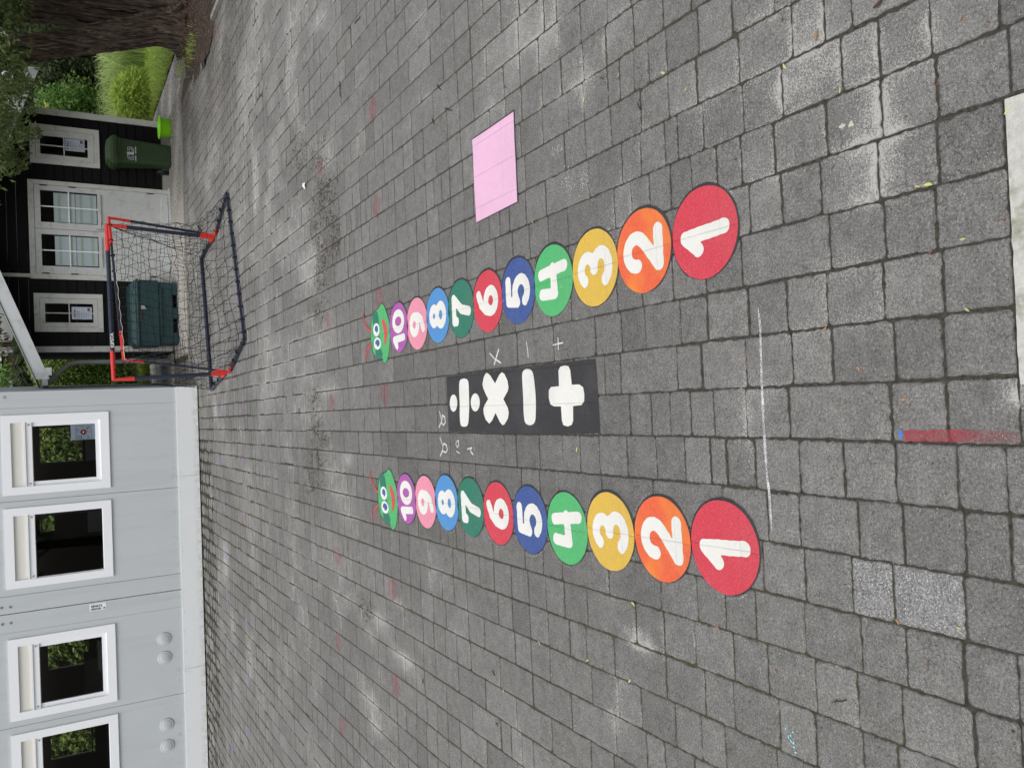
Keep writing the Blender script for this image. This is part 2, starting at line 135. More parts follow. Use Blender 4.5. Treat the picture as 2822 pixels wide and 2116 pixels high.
# ------------------------------------------------------------------ materials
def lin(r, g, b):
    f = lambda c: (c/255/12.92) if c <= 10 else ((c/255+.055)/1.055)**2.4
    return (f(r), f(g), f(b), 1)
class NT:
    def __init__(s, name):
        s.m = bpy.data.materials.new(name); s.m.use_nodes = True; s.t = s.m.node_tree
        s.b = s.t.nodes['Principled BSDF']; s.o = s.t.nodes['Material Output']
        s.co = s.t.nodes.new('ShaderNodeTexCoord').outputs['Object']
    def n(s, typ, **k):
        nd = s.t.nodes.new('ShaderNode'+typ)
        for a, v in k.items(): setattr(nd, a, v)
        return nd
    def l(s, a, b): s.t.links.new(a, b)
    def noise(s, scale, detail=4, rough=.55, co=None, dist=0):
        nd = s.n('TexNoise'); nd.inputs['Scale'].default_value = scale; nd.inputs['Detail'].default_value = detail
        nd.inputs['Roughness'].default_value = rough; nd.inputs['Distortion'].default_value = dist
        s.l(co or s.co, nd.inputs['Vector']); return nd.outputs['Fac']
    def ramp(s, v, *stops):
        r = s.n('ValToRGB'); e = r.color_ramp.elements
        for i, (p, c) in enumerate(stops):
            if i >= 2: e.new(p)
            e[i].position = p; e[i].color = c if len(c) == 4 else (*c, 1)
        s.l(v, r.inputs[0]); return r.outputs[0]
    def mr(s, v, a, b, c=0, d=1):
        r = s.n('MapRange'); 
        for i, x in enumerate((a, b, c, d)): r.inputs[i+1].default_value = x
        s.l(v, r.inputs[0]); return r.outputs[0]
    def math(s, op, a, b=None):
        r = s.n('Math', operation=op)
        for i, x in enumerate((a, b)):
            if x is None: continue
            if isinstance(x, (int, float)): r.inputs[i].default_value = x
            else: s.l(x, r.inputs[i])
        return r.outputs[0]
    def mix(s, f, a, b, typ='MIX'):
        r = s.n('Mix', data_type='RGBA', blend_type=typ)
        for sock, x in ((r.inputs[0], f), (r.inputs[6], a), (r.inputs[7], b)):
            if isinstance(x, (int, float)): sock.default_value = x
            elif isinstance(x, (tuple, list)): sock.default_value = x if len(x) == 4 else (*x, 1)
            else: s.l(x, sock)
        return r.outputs[2]
    def scale(s, v, co=None):
        r = s.n('Mapping'); r.inputs['Scale'].default_value = v; s.l(co or s.co, r.inputs['Vector']); return r.outputs[0]
    def bump(s, h, strength, dist, prev=None):
        r = s.n('Bump'); r.inputs['Strength'].default_value = strength; r.inputs['Distance'].default_value = dist
        s.l(h, r.inputs['Height']); 
        if prev: s.l(prev, r.inputs['Normal'])
        return r.outputs[0]
    def col(s, c):
        if isinstance(c, (tuple, list)): s.b.inputs['Base Color'].default_value = c
        else: s.l(c, s.b.inputs['Base Color'])
    def nor(s, b): s.l(b, s.b.inputs['Normal'])
    def rough(s, r):
        if isinstance(r, (int, float)): s.b.inputs['Roughness'].default_value = r
        else: s.l(r, s.b.inputs['Roughness'])
def _pc(c): g_ = (c[0]+c[1]+c[2])/3; return tuple(v*.93+g_*.07 for v in c[:3])+(1,)
def mul(c, k): return (c[0]*k, c[1]*k, c[2]*k, 1)
def simple(name, c, rough=.6, var=.12, sc=8, bump=0, bsc=60, metal=0, dirt=None):
    t = NT(name); f = t.noise(sc, 5)
    base = t.mix(f, mul(c, 1-var), mul(c, 1+var))
    if dirt: base = t.mix(t.mr(t.noise(dirt[1], 6, .65), .52, .72), base, dirt[0])
    t.col(base); t.rough(t.mr(t.noise(sc*3), 0, 1, rough-.08, rough+.08)); t.b.inputs['Metallic'].default_value = metal
    if bump: t.nor(t.bump(t.noise(bsc, 4), bump, .002))
    return t.m

# pavers --------------------------------------------------------------
def paver_material(name, c0, c1, crack=True):
    t = NT(name)
    at = t.n('Attribute', attribute_name='pv'); sep = t.n('SeparateColor'); t.l(at.outputs['Color'], sep.inputs[0])
    tint, edge, dust = sep.outputs[0], sep.outputs[1], sep.outputs[2]
    at2 = t.n('Attribute', attribute_name='pk'); sep2 = t.n('SeparateColor'); t.l(at2.outputs['Color'], sep2.inputs[0])
    speck, dirt, moss = sep2.outputs[0], sep2.outputs[1], sep2.outputs[2]
    base = t.mix(tint, c0, c1)
    base = t.mix(t.mr(t.noise(9, 5, .6), .3, .7, 0, .55), base, mul(c1, .80))
    base = t.mix(t.mr(t.noise(1.1, 4, .6), .3, .7, 0, .35), base, mul(c0, .86))
    fine = t.noise(300, 3, .8); mid = t.noise(120, 4, .8); gr = t.math('ADD', t.math('MULTIPLY', fine, .45), t.math('MULTIPLY', mid, .55))
    k = t.mr(gr, .37, .63, .34, 1.66)
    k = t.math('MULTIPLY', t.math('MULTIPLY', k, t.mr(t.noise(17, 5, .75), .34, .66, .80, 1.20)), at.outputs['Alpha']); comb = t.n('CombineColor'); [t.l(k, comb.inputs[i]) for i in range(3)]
    base = t.mix(1.0, base, comb.outputs[0], 'MULTIPLY')
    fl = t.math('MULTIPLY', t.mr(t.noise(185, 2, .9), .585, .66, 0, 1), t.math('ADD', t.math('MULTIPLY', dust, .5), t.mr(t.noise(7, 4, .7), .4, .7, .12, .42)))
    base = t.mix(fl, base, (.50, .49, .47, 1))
    # light grit
    vo = t.n('TexVoronoi'); vo.inputs['Scale'].default_value = 210; t.l(t.co, vo.inputs['Vector'])
    gsel = t.n('SeparateColor'); t.l(vo.outputs['Color'], gsel.inputs[0])
    g = t.math('MULTIPLY', t.mr(vo.outputs['Distance'], .0, .45, 1, 0), t.mr(gsel.outputs[0], .90, .95, 0, 1))
    base = t.mix(t.math('MULTIPLY', g, .75), base, (.62, .60, .55, 1))
    # worn lighter rims and lime/dust bloom broken up by grain
    dn = t.math('ADD', t.math('MULTIPLY', t.noise(22, 6, .8), .55), t.math('MULTIPLY', t.noise(150, 3, .85), 1.75))
    rim = t.math('MULTIPLY', edge, t.mr(t.noise(1.7, 3), .40, .72, .06, .30))
    dsum = t.math('ADD', t.math('MULTIPLY', dust, t.math('ADD', t.math('MULTIPLY', edge, .26), .34)), rim)
    dm = t.mr(t.math('ADD', dn, dsum), 1.40, 1.66, 0, .78)
    base = t.mix(dm, base, (.52, .51, .485, 1))
    base = t.mix(t.math('MULTIPLY', dust, .09), base, (.42, .41, .385, 1))
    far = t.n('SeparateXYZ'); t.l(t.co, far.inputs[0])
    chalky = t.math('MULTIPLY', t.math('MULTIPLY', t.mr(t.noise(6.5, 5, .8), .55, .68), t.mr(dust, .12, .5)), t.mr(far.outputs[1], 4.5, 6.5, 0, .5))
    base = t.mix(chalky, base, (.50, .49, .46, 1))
    # grime beside the joints
    base = t.mix(t.math('MULTIPLY', t.mr(edge, .55, 1), t.mr(t.noise(18, 4), .35, .7, .1, .65)), base, (.055, .050, .042, 1))
    base = t.mix(t.math('MULTIPLY', dirt, t.mr(t.noise(40, 5, .7), .35, .65)), base, (.060, .050, .040, 1))
    base = t.mix(t.math('MULTIPLY', moss, t.mr(t.noise(13, 5, .7), .42, .70, 0, .6)), base, (.10, .105, .055, 1))
    # exposed white aggregate / paint specks on a few stones
    v3 = t.n('TexVoronoi'); v3.inputs['Scale'].default_value = 190; v3.inputs['Randomness'].default_value = 1; t.l(t.co, v3.inputs['Vector'])
    s3 = t.n('SeparateColor'); t.l(v3.outputs['Color'], s3.inputs[0])
    sp = t.math('MULTIPLY', t.math('MULTIPLY', t.mr(s3.outputs[1], .45, .85, 0, .95), t.mr(v3.outputs['Distance'], .15, .45, 1, 0)), speck)
    base = t.mix(t.math('MULTIPLY', speck, t.mr(t.noise(160, 3), .4, .65, .0, .6)), base, (.42, .42, .43, 1))
    base = t.mix(sp, base, (.70, .70, .68, 1))
    h = fine
    if crack:
        cn = t.n('TexNoise'); cn.inputs['Scale'].default_value = 16; cn.inputs['Detail'].default_value = 5; t.l(t.co, cn.inputs['Vector'])
        va = t.n('VectorMath', operation='MULTIPLY_ADD'); va.inputs[1].default_value = (.07, .07, .07); t.l(cn.outputs['Color'], va.inputs[0]); t.l(t.co, va.inputs[2])
        v2 = t.n('TexVoronoi', feature='DISTANCE_TO_EDGE'); v2.inputs['Scale'].default_value = 21; t.l(va.outputs[0], v2.inputs['Vector'])
        cr = t.math('MULTIPLY', t.mr(v2.outputs['Distance'], .006, .030, 1, 0), t.mr(t.noise(2.6, 3), .44, .62, .0, .55))
        base = t.mix(cr, base, (.045, .042, .038, 1)); h = t.math('SUBTRACT', fine, t.math('MULTIPLY', cr, .8))
    pit = t.mr(t.noise(52, 2, .4), .74, .78, 0, .8)
    base = t.mix(pit, base, (.03, .028, .025, 1))
    t.col(base); t.rough(.86); t.b.inputs['Specular IOR Level'].default_value = .30
    b = t.bump(t.noise(26, 4), .35, .004); b = t.bump(h, .75, .0022, b); t.nor(b); return t.m
M = {}
M['paver'] = paver_material('grey_paver', (.150, .147, .140, 1), (.225, .221, .210, 1))
M['path'] = paver_material('pale_path_paver', (.33, .31, .285, 1), (.44, .415, .38, 1), False)
M['path_lit'] = paver_material('lit_path_paver', (.56, .54, .50, 1), (.70, .68, .64, 1), False)  # same path stone, with stronger daylight clear of the roof put into its colour
def joint_mat():
    t = NT('joint_soil'); b = t.mix(t.mr(t.noise(60, 5, .7), .35, .65), (.018, .016, .013, 1), (.078, .071, .058, 1))
    geo = t.n('SeparateXYZ'); t.l(t.co, geo.inputs[0])
    ms = t.math('MULTIPLY', t.mr(t.noise(1.3, 4, .6), .40, .58), t.mr(t.noise(35, 4, .7), .36, .58, 0, .85))
    side = t.math('MAXIMUM', t.math('MAXIMUM', t.mr(geo.outputs[0], -.2, -.8, .12, 1), t.mr(geo.outputs[1], 10.5, 13, 0, 1)), t.mr(geo.outputs[0], .9, 1.4, 0, .8))
    b = t.mix(t.math('MULTIPLY', ms, side), b, (.072, .082, .022, 1))
    wet = t.math('MULTIPLY', t.mr(geo.outputs[1], 12.0, 12.4, 0, 1), t.mr(geo.outputs[0], .2, -.4, 0, .8)); b = t.mix(wet, b, (.016, .015, .010, 1)); t.col(b); t.rough(.95)
    t.nor(t.bump(t.noise(150, 4, .7), .9, .004)); return t.m
M['joint'] = joint_mat()
def paint(name, c, grain=.35, white=False, worn=.0):
    t = NT(name); fine = t.noise(260, 3, .8)
    b = t.mix(t.noise(7, 4), mul(c, .93), mul(c, 1.07))
    b = t.mix(t.mr(fine, .52, .66, 0, grain), b, (min(1, c[0]*1.3+.22), min(1, c[1]*1.3+.22), min(1, c[2]*1.3+.22), 1))
    b = t.mix(t.mr(fine, .47, .36, 0, .30), b, mul(c, .55))
    b = t.mix(t.mr(t.noise(90, 3, .6), .70, .76, 0, .6), b, (.08, .075, .07, 1))
    # stone joints telegraph through the paint
    sx = t.n('SeparateXYZ'); t.l(t.co, sx.inputs[0])
    w = t.math('PINGPONG', t.math('ADD', sx.outputs[0], t.math('MULTIPLY', t.noise(9, 3), .004)), .08335)
    w2 = t.math('PINGPONG', t.math('ADD', sx.outputs[1], .08+.0), .16667)
    j = t.math('MAXIMUM', t.mr(w, .0, .0035, 1, 0), t.mr(w2, .0, .0030, .6, 0))
    b = t.mix(t.math('MULTIPLY', j, t.mr(t.noise(6), .35, .6, .12, .55 if name.startswith('black') else .40)), b, mul(c, .45))
    b = t.mix(t.mr(t.noise(30, 6, .85), .60, .74, 0, .45), b, (.30, .29, .275, 1))
    b = t.mix(t.mr(t.noise(2.6, 5, .7), .45, .68, 0, .12), b, (.22, .21, .20, 1))
    if name.startswith('orange'): b = t.mix(t.mr(t.noise(5.5, 2), .46, .66, 0, .55), b, lin(240, 150, 50))
    t.col(b); t.rough(.72); t.b.inputs['Specular IOR Level'].default_value = .35
    t.nor(t.bump(t.math('SUBTRACT', fine, j), .8, .0022)); return t.m
PC = dict(red=lin(216, 52, 72), orange=lin(240, 96, 44), yellow=lin(226, 184, 58), green=lin(76, 186, 110), blue=lin(54, 84, 152),
    dgreen=lin(34, 122, 98), sky=lin(70, 146, 210), pink=lin(240, 146, 170), purple=lin(176, 82, 172), lpink=lin(243, 190, 222), white=lin(240, 239, 232), black=lin(56, 56, 58), mouth=lin(228, 66, 72), pupil=lin(60, 92, 168))
for k, c in PC.items(): M['p_'+k] = paint(k+'_road_paint', mul(_pc(c), .93 if k != 'white' else .92), grain={'white': .1, 'lpink': .1, 'black': .12}.get(k, .38))
def translucent_paint(name, c, lo, hi, sc=120, amax=.8, edge=None):
    t = NT(name); t.col(t.mix(t.noise(40), mul(c, .85), mul(c, 1.15))); t.rough(.8)
    a = t.mr(t.math('ADD', t.math('MULTIPLY', t.noise(sc, 4, .75), .7), t.math('MULTIPLY', t.noise(14, 3), .3)), lo, hi, 0, amax)
    if edge:
        sx = t.n('SeparateXYZ'); t.l(t.co, sx.inputs[0]); a = t.math('MULTIPLY', a, t.mr(sx.outputs[1], -.16, .02, .25, 1))
    t.l(a, t.b.inputs['Alpha']); return t.m
M['fade_red'] = translucent_paint('faded_red_paint', lin(196, 84, 100), .36, .62, 90, .27)
M['fade_pur'] = translucent_paint('faded_purple_paint', lin(186, 174, 215), .32, .56, 90, .48)
M['fade_pnk'] = translucent_paint('faded_pink_paint', lin(200, 158, 200), .32, .56, 90, .42)
M['chalk'] = translucent_paint('white_chalk', lin(238, 240, 242), .44, .58, 240, .95)
M['chalk_thin'] = translucent_paint('thin_white_chalk', lin(232, 235, 238), .34, .54, 200, .92)
M['band'] = translucent_paint('red_paint_band', lin(176, 62, 74), .34, .62, 110, .85, True)
M['band_blue'] = translucent_paint('blue_paint_dab', lin(70, 125, 215), .22, .36, 120, .95)
def plastic(name, c, rough=.45, dust=.15):
    t = NT(name); b = t.mix(t.noise(3, 4), mul(c, .92), mul(c, 1.08))
    b = t.mix(t.mr(t.noise(22, 5, .7), .5, .8, 0, dust), b, (.30, .28, .24, 1)); t.col(b)
    t.rough(t.mr(t.noise(15), 0, 1, rough-.1, rough+.12)); t.nor(t.bump(t.noise(300, 2), .15, .0006)); return t.m
def glass(name, tint=(1, 1, 1, 1), refl=1.0):
    t = NT(name); t.t.nodes.remove(t.b)
    tr = t.n('BsdfTransparent'); tr.inputs[0].default_value = tint; gl = t.n('BsdfGlossy'); gl.inputs['Roughness'].default_value = .01
    fr = t.n('Fresnel'); fr.inputs[0].default_value = 1.5; ms = t.n('MixShader')
    t.l(t.math('MULTIPLY', fr.outputs[0], refl), ms.inputs[0]); t.l(tr.outputs[0], ms.inputs[1]); t.l(gl.outputs[0], ms.inputs[2]); t.l(ms.outputs[0], t.o.inputs[0]); return t.m
M['glass'] = glass('window_glass', (.95, .97, .97, 1)); M['glass_dark'] = glass('shed_glass', (.95, .96, .97, 1), .6)
def steel_wall():
    t = NT('grey_painted_steel'); c = (.505, .538, .562, 1)
    b = t.mix(t.noise(1.1, 4, .6), mul(c, .95), mul(c, 1.05))
    st = t.noise(1, 5, .6, t.scale((7, 7, .55))); b = t.mix(t.mr(st, .50, .72, 0, .28), b, (.37, .39, .38, 1))
    sx = t.n('SeparateXYZ'); t.l(t.co, sx.inputs[0])
    spl = t.math('MULTIPLY', t.mr(t.noise(9, 6, .78), .56, .68), t.mr(sx.outputs[2], .35, .75, .5, 0)); b = t.mix(spl, b, (.26, .25, .22, 1))
    t.col(b); t.rough(.55); t.nor(t.bump(t.noise(2.5, 3), .22, .012)); return t.m
M['steel'] = steel_wall()
def skirt_mat():
    t = NT('white_grey_skirt_board'); c = (.72, .745, .765, 1); b = t.mix(t.noise(2, 4), mul(c, .95), mul(c, 1.04))
    sx = t.n('SeparateXYZ'); t.l(t.co, sx.inputs[0])
    low = t.math('MULTIPLY', t.mr(sx.outputs[2], .0, .12, 1, 0), t.mr(t.noise(14, 6, .75), .42, .66, 0, .7)); b = t.mix(low, b, (.26, .27, .18, 1))
    b = t.mix(t.mr(t.noise(30, 6, .8), .60, .75, 0, .35), b, (.42, .42, .38, 1)); t.col(b); t.rough(.65); t.nor(t.bump(t.noise(120, 3), .3, .001)); return t.m
M['skirt'] = skirt_mat()
M['white_pvc'] = simple('white_pvc', (.84, .86, .90, 1), .38, .02, 3)
M['cream'] = simple('cream_shutter_box', (.70, .685, .64, 1), .5, .03, 3)
M['white_wood'] = simple('white_painted_wood', (.52, .53, .50, 1), .55, .10, 5, .25, 90, dirt=((.34, .345, .31, 1), 9))
M['white_fascia'] = simple('white_fascia_board', (.56, .59, .61, 1), .5, .05, 4, dirt=((.44, .46, .46, 1), 6))
M['door_white'] = simple('white_door_panel', (.52, .54, .54, 1), .5, .05, 4, .2, 70, dirt=((.38, .39, .37, 1), 7))
def boards():
    t = NT('black_weatherboard'); c = (.0055, .0056, .0060, 1)
    g = t.noise(1, 5, .7, t.scale((1.5, 1.5, 40))); b = t.mix(g, mul(c, .6), mul(c, 1.5)); t.col(b); t.rough(.62); t.b.inputs['Specular IOR Level'].default_value = .12; t.nor(t.bump(g, .3, .003)); return t.m
M['boards'] = boards(); M['side_boards'] = simple('dark_grey_side_boards', (.035, .036, .038, 1), .7, .15, 6, .3, 60)
M['black'] = simple('black_iron', (.012, .012, .014, 1), .5); M['dark'] = simple('dark_interior', (.030, .029, .030, 1), .9)
M['int_wall'] = simple('interior_wall', (.20, .19, .18, 1), .8); M['int_floor'] = simple('interior_floor', (.05, .045, .04, 1), .7)
M['galv'] = simple('grey_pvc_pipe', (.22, .22, .225, 1), .45, .1); M['zinc'] = simple('zinc', (.42, .43, .44, 1), .4, .1, metal=.6)
M['paper'] = simple('white_paper', (.78, .82, .95, 1), .7, .03); M['ink'] = simple('black_ink', (.02, .02, .03, 1), .7); M['inkg'] = simple('grey_ink', (.30, .32, .42, 1), .7)
M['ink_red'] = simple('dark_red_ink', (.28, .03, .04, 1), .6); M['sheet'] = simple('pale_green_sheet', (.66, .74, .76, 1), .6, .08, 6); M['sheet_b'] = simple('green_print', (.50, .62, .54, 1), .6, .08, 6)
M['green_bin'] = plastic('dark_green_plastic', (.020, .046, .012, 1), .5, .08); M['bin_lid'] = plastic('dark_green_lid', (.028, .060, .020, 1), .45, .12)
M['lime'] = plastic('lime_plastic', (.26, .70, .010, 1), .35, .04); M['teal'] = plastic('dark_teal_plastic', (.004, .036, .040, 1), .5, .05); M['teal_l'] = plastic('highlight_teal_plastic', (.05, .12, .12, 1), .5, .25)  # the lighter teal is a highlight colour for the chest lid ridges
M['rubber'] = plastic('black_rubber', (.012, .012, .012, 1), .6, .1); M['navy'] = plastic('navy_plastic_tube', (.016, .022, .045, 1), .35, .08); M['red'] = plastic('red_plastic', (.66, .035, .028, 1), .38, .08)
M['net'] = simple('black_net_cord', (.008, .009, .014, 1), .8); M['logo'] = simple('grey_white_print', (.42, .46, .47, 1), .6); M['letter'] = simple('white_print', (.80, .82, .84, 1), .5)
M['strap'] = simple('pale_net_strap', (.62, .58, .48, 1), .7)
def bark():
    t = NT('fibrous_brown_bark'); g = t.noise(1, 7, .7, t.scale((15, 15, 1.3)), 1.6); g2 = t.noise(4, 5, .7)
    b = t.ramp(g, (.36, (.010, .006, .005)), (.46, (.056, .039, .029)), (.56, (.140, .100, .075)), (.72, (.29, .225, .175)))
    b = t.mix(t.mr(g2, .55, .75, 0, .5), b, (.055, .060, .030, 1)); t.col(b); t.rough(.9); t.nor(t.bump(g, 1, .05)); return t.m
M['bark'] = bark(); M['wood'] = simple('dark_branch', (.035, .026, .018, 1), .85)
def soil():
    t = NT('brown_soil'); b = t.ramp(t.noise(24, 6, .75), (.3, (.013, .010, .007)), (.5, (.038, .028, .020)), (.68, (.075, .055, .040)), (.8, (.15, .12, .09)))
    t.col(b); t.rough(.95); t.nor(t.bump(t.noise(70, 5, .7), 1, .015)); return t.m
M['soil'] = soil(); M['lawn'] = simple('lawn_soil', (.06, .10, .02, 1), .95, .3, 12, .8, 80)
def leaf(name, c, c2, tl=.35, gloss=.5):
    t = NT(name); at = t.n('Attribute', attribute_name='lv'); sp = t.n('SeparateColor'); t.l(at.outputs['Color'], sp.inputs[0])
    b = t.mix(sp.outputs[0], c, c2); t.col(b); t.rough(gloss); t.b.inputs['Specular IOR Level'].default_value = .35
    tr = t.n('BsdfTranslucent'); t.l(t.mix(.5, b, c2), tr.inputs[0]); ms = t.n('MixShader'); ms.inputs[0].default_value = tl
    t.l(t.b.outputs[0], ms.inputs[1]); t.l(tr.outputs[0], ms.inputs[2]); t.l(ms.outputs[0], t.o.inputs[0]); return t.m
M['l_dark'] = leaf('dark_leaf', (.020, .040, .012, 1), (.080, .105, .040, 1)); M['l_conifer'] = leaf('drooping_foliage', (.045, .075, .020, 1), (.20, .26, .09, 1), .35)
M['l_mid'] = leaf('mid_green_leaf', (.04, .11, .025, 1), (.20, .34, .08, 1)); M['l_hedge'] = leaf('hedge_leaf', (.10, .19, .03, 1), (.34, .46, .13, 1), .4)
M['l_grass'] = leaf('grass_blade', (.22, .34, .04, 1), (.58, .72, .17, 1), .45); M['l_orn'] = leaf('ornamental_grass_blade', (.26, .38, .11, 1), (.64, .76, .34, 1), .45)
M['l_lime'] = leaf('yellow_green_leaf', (.36, .52, .07, 1), (.72, .86, .26, 1), .5); M['l_lime2'] = leaf('light_hedge_leaf', (.10, .20, .04, 1), (.50, .62, .22, 1), .45); M['l_yel'] = leaf('yellow_leaf', (.30, .34, .05, 1), (.50, .52, .12, 1), .4)
for k, c in dict(ye=(.52, .50, .18), YE=(.62, .60, .20), br=(.20, .10, .05), BR=(.30, .20, .10), rd=(.20, .06, .04), RD=(.07, .025, .02), ta=(.62, .50, .24), gr=(.22, .38, .08)).items():
    M['f_'+k] = simple('leaf_'+k, (*c, 1), .6, .2, 60)
M['f_or'] = simple('leaf_or', (.48, .22, .09, 1), .6, .2, 60)
M['twig'] = simple('twig_bark', (.035, .024, .018, 1), .8); M['debris'] = simple('dark_debris', (.060, .048, .036, 1), .9, .5, 30); M['crumb'] = simple('white_crumb', (.80, .80, .78, 1), .6); M['cyan'] = simple('cyan_paint_chip', (.30, .78, .86, 1), .5)
M['stone'] = simple('pale_concrete', (.52, .51, .47, 1), .85, .30, 60, 1, 160, dirt=((.20, .21, .13, 1), 14)); M['kerb'] = simple('grey_kerb', (.26, .25, .22, 1), .85, .15, 12, .5, 90)
M['slate'] = simple('grey_roof_panel', (.42, .42, .41, 1), .6, .1); M['brown'] = simple('brown_cladding', (.12, .06, .035, 1), .7)
M['nb_wall'] = simple('neighbour_dark_wall', (.02, .018, .018, 1), .8)

# ------------------------------------------------------------------ ground
base = MB().add([(-60, -20, -.06), (60, -20, -.06), (60, 80, -.06), (-60, 80, -.06)], [(0, 1, 2, 3)]).out('ground', M['lawn']); tag(base, kind='structure')
PW = .16667
def shift(y): return -.010*max(0, y-2.2)
def yend(x):
    if x < .42: return 13.42-.045*(x-.385)
    if x < 1.02: return 20.2
    if x < 5.25: return 14.00
    return 10.6
def row_joints(k):
    out = []; J = sorted(JOINTS.get(k, [])); ph = (.107 if k % 2 else .274)
    y = .35-(.333 if k % 2 else .166); ye = 21
    rr = random.Random(k*31+5)
    bond = []
    m = -2
    while ph+m*PW*2 < ye:
        b = ph+m*PW*2; m += 1
        if b < .2: continue
        bond.append(b)
        u = rr.random()
        if b < 8 and u < .40: bond.append(b+PW)
        elif b < 8 and u < .50: bond += [b+PW*.66, b+PW*1.33]
        elif b >= 8 and u < .45: bond.append(b+PW)
        elif b >= 8 and u < .7: bond += [b+PW*.66, b+PW*1.3]
    if not J: return bond
    def covered(y):
        for a, b in zip(J, J[1:]):
            if a-.06 <= y <= b+.06 and b-a < .40: return True
        return any(abs(y-a) < .09 for a in J)
    return sorted(J+[b for b in bond if not covered(b)])
def dustat(x, y):
    s = 0
    for (a, b, st, sx, sy) in DUST:
        dx = (x-a)/(sx*.85+.03); dy = (y-b)/(sy*.85+.03)
        if abs(dx) < 2.5 and abs(dy) < 2.5: s += st*math.exp(-(dx*dx+dy*dy))
    return min(1, s)
from mathutils import noise as MN
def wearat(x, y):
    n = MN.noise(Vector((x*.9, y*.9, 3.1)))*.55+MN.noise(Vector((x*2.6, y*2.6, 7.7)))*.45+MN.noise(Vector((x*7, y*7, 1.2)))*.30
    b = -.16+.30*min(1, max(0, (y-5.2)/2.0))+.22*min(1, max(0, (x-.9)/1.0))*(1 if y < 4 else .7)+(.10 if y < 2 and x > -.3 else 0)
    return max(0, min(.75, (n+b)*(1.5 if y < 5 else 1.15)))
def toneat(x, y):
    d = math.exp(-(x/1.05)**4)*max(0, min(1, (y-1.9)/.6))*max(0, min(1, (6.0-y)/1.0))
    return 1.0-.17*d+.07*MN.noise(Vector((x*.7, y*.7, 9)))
def dirtat(x, y):
    s = 0
    for (a, b, sx, sy) in LITTER:
        dx = (x-a)/(sx*1.3+.05); dy = (y-b)/(sy*1.3+.05)
        if abs(dx) < 2.5 and abs(dy) < 2.5: s += .38*math.exp(-(dx*dx+dy*dy))
    if x > 3.2 and y > 8.0: s += 1.2*max(0, min(1, (x-3.3-max(0, 10.2-y)*.5)/.9))*(.65+.35*math.sin(x*3+y*5))
    return min(1, s)
SPECK = [(-.54, 1.43, .16, .17, 1), (1.10, 3.0, .05, .09, .35), (.93, 2.90, .06, .07, .35), (2.34, 4.81, .07, .12, .6), (2.3, 5.45, .06, .1, .4)]
def speckat(cx, cy):
    for a, b, w, h, s in SPECK:
        if abs(cx-a) < w*.6 and abs(cy-b) < h*.9: return s
    return 0
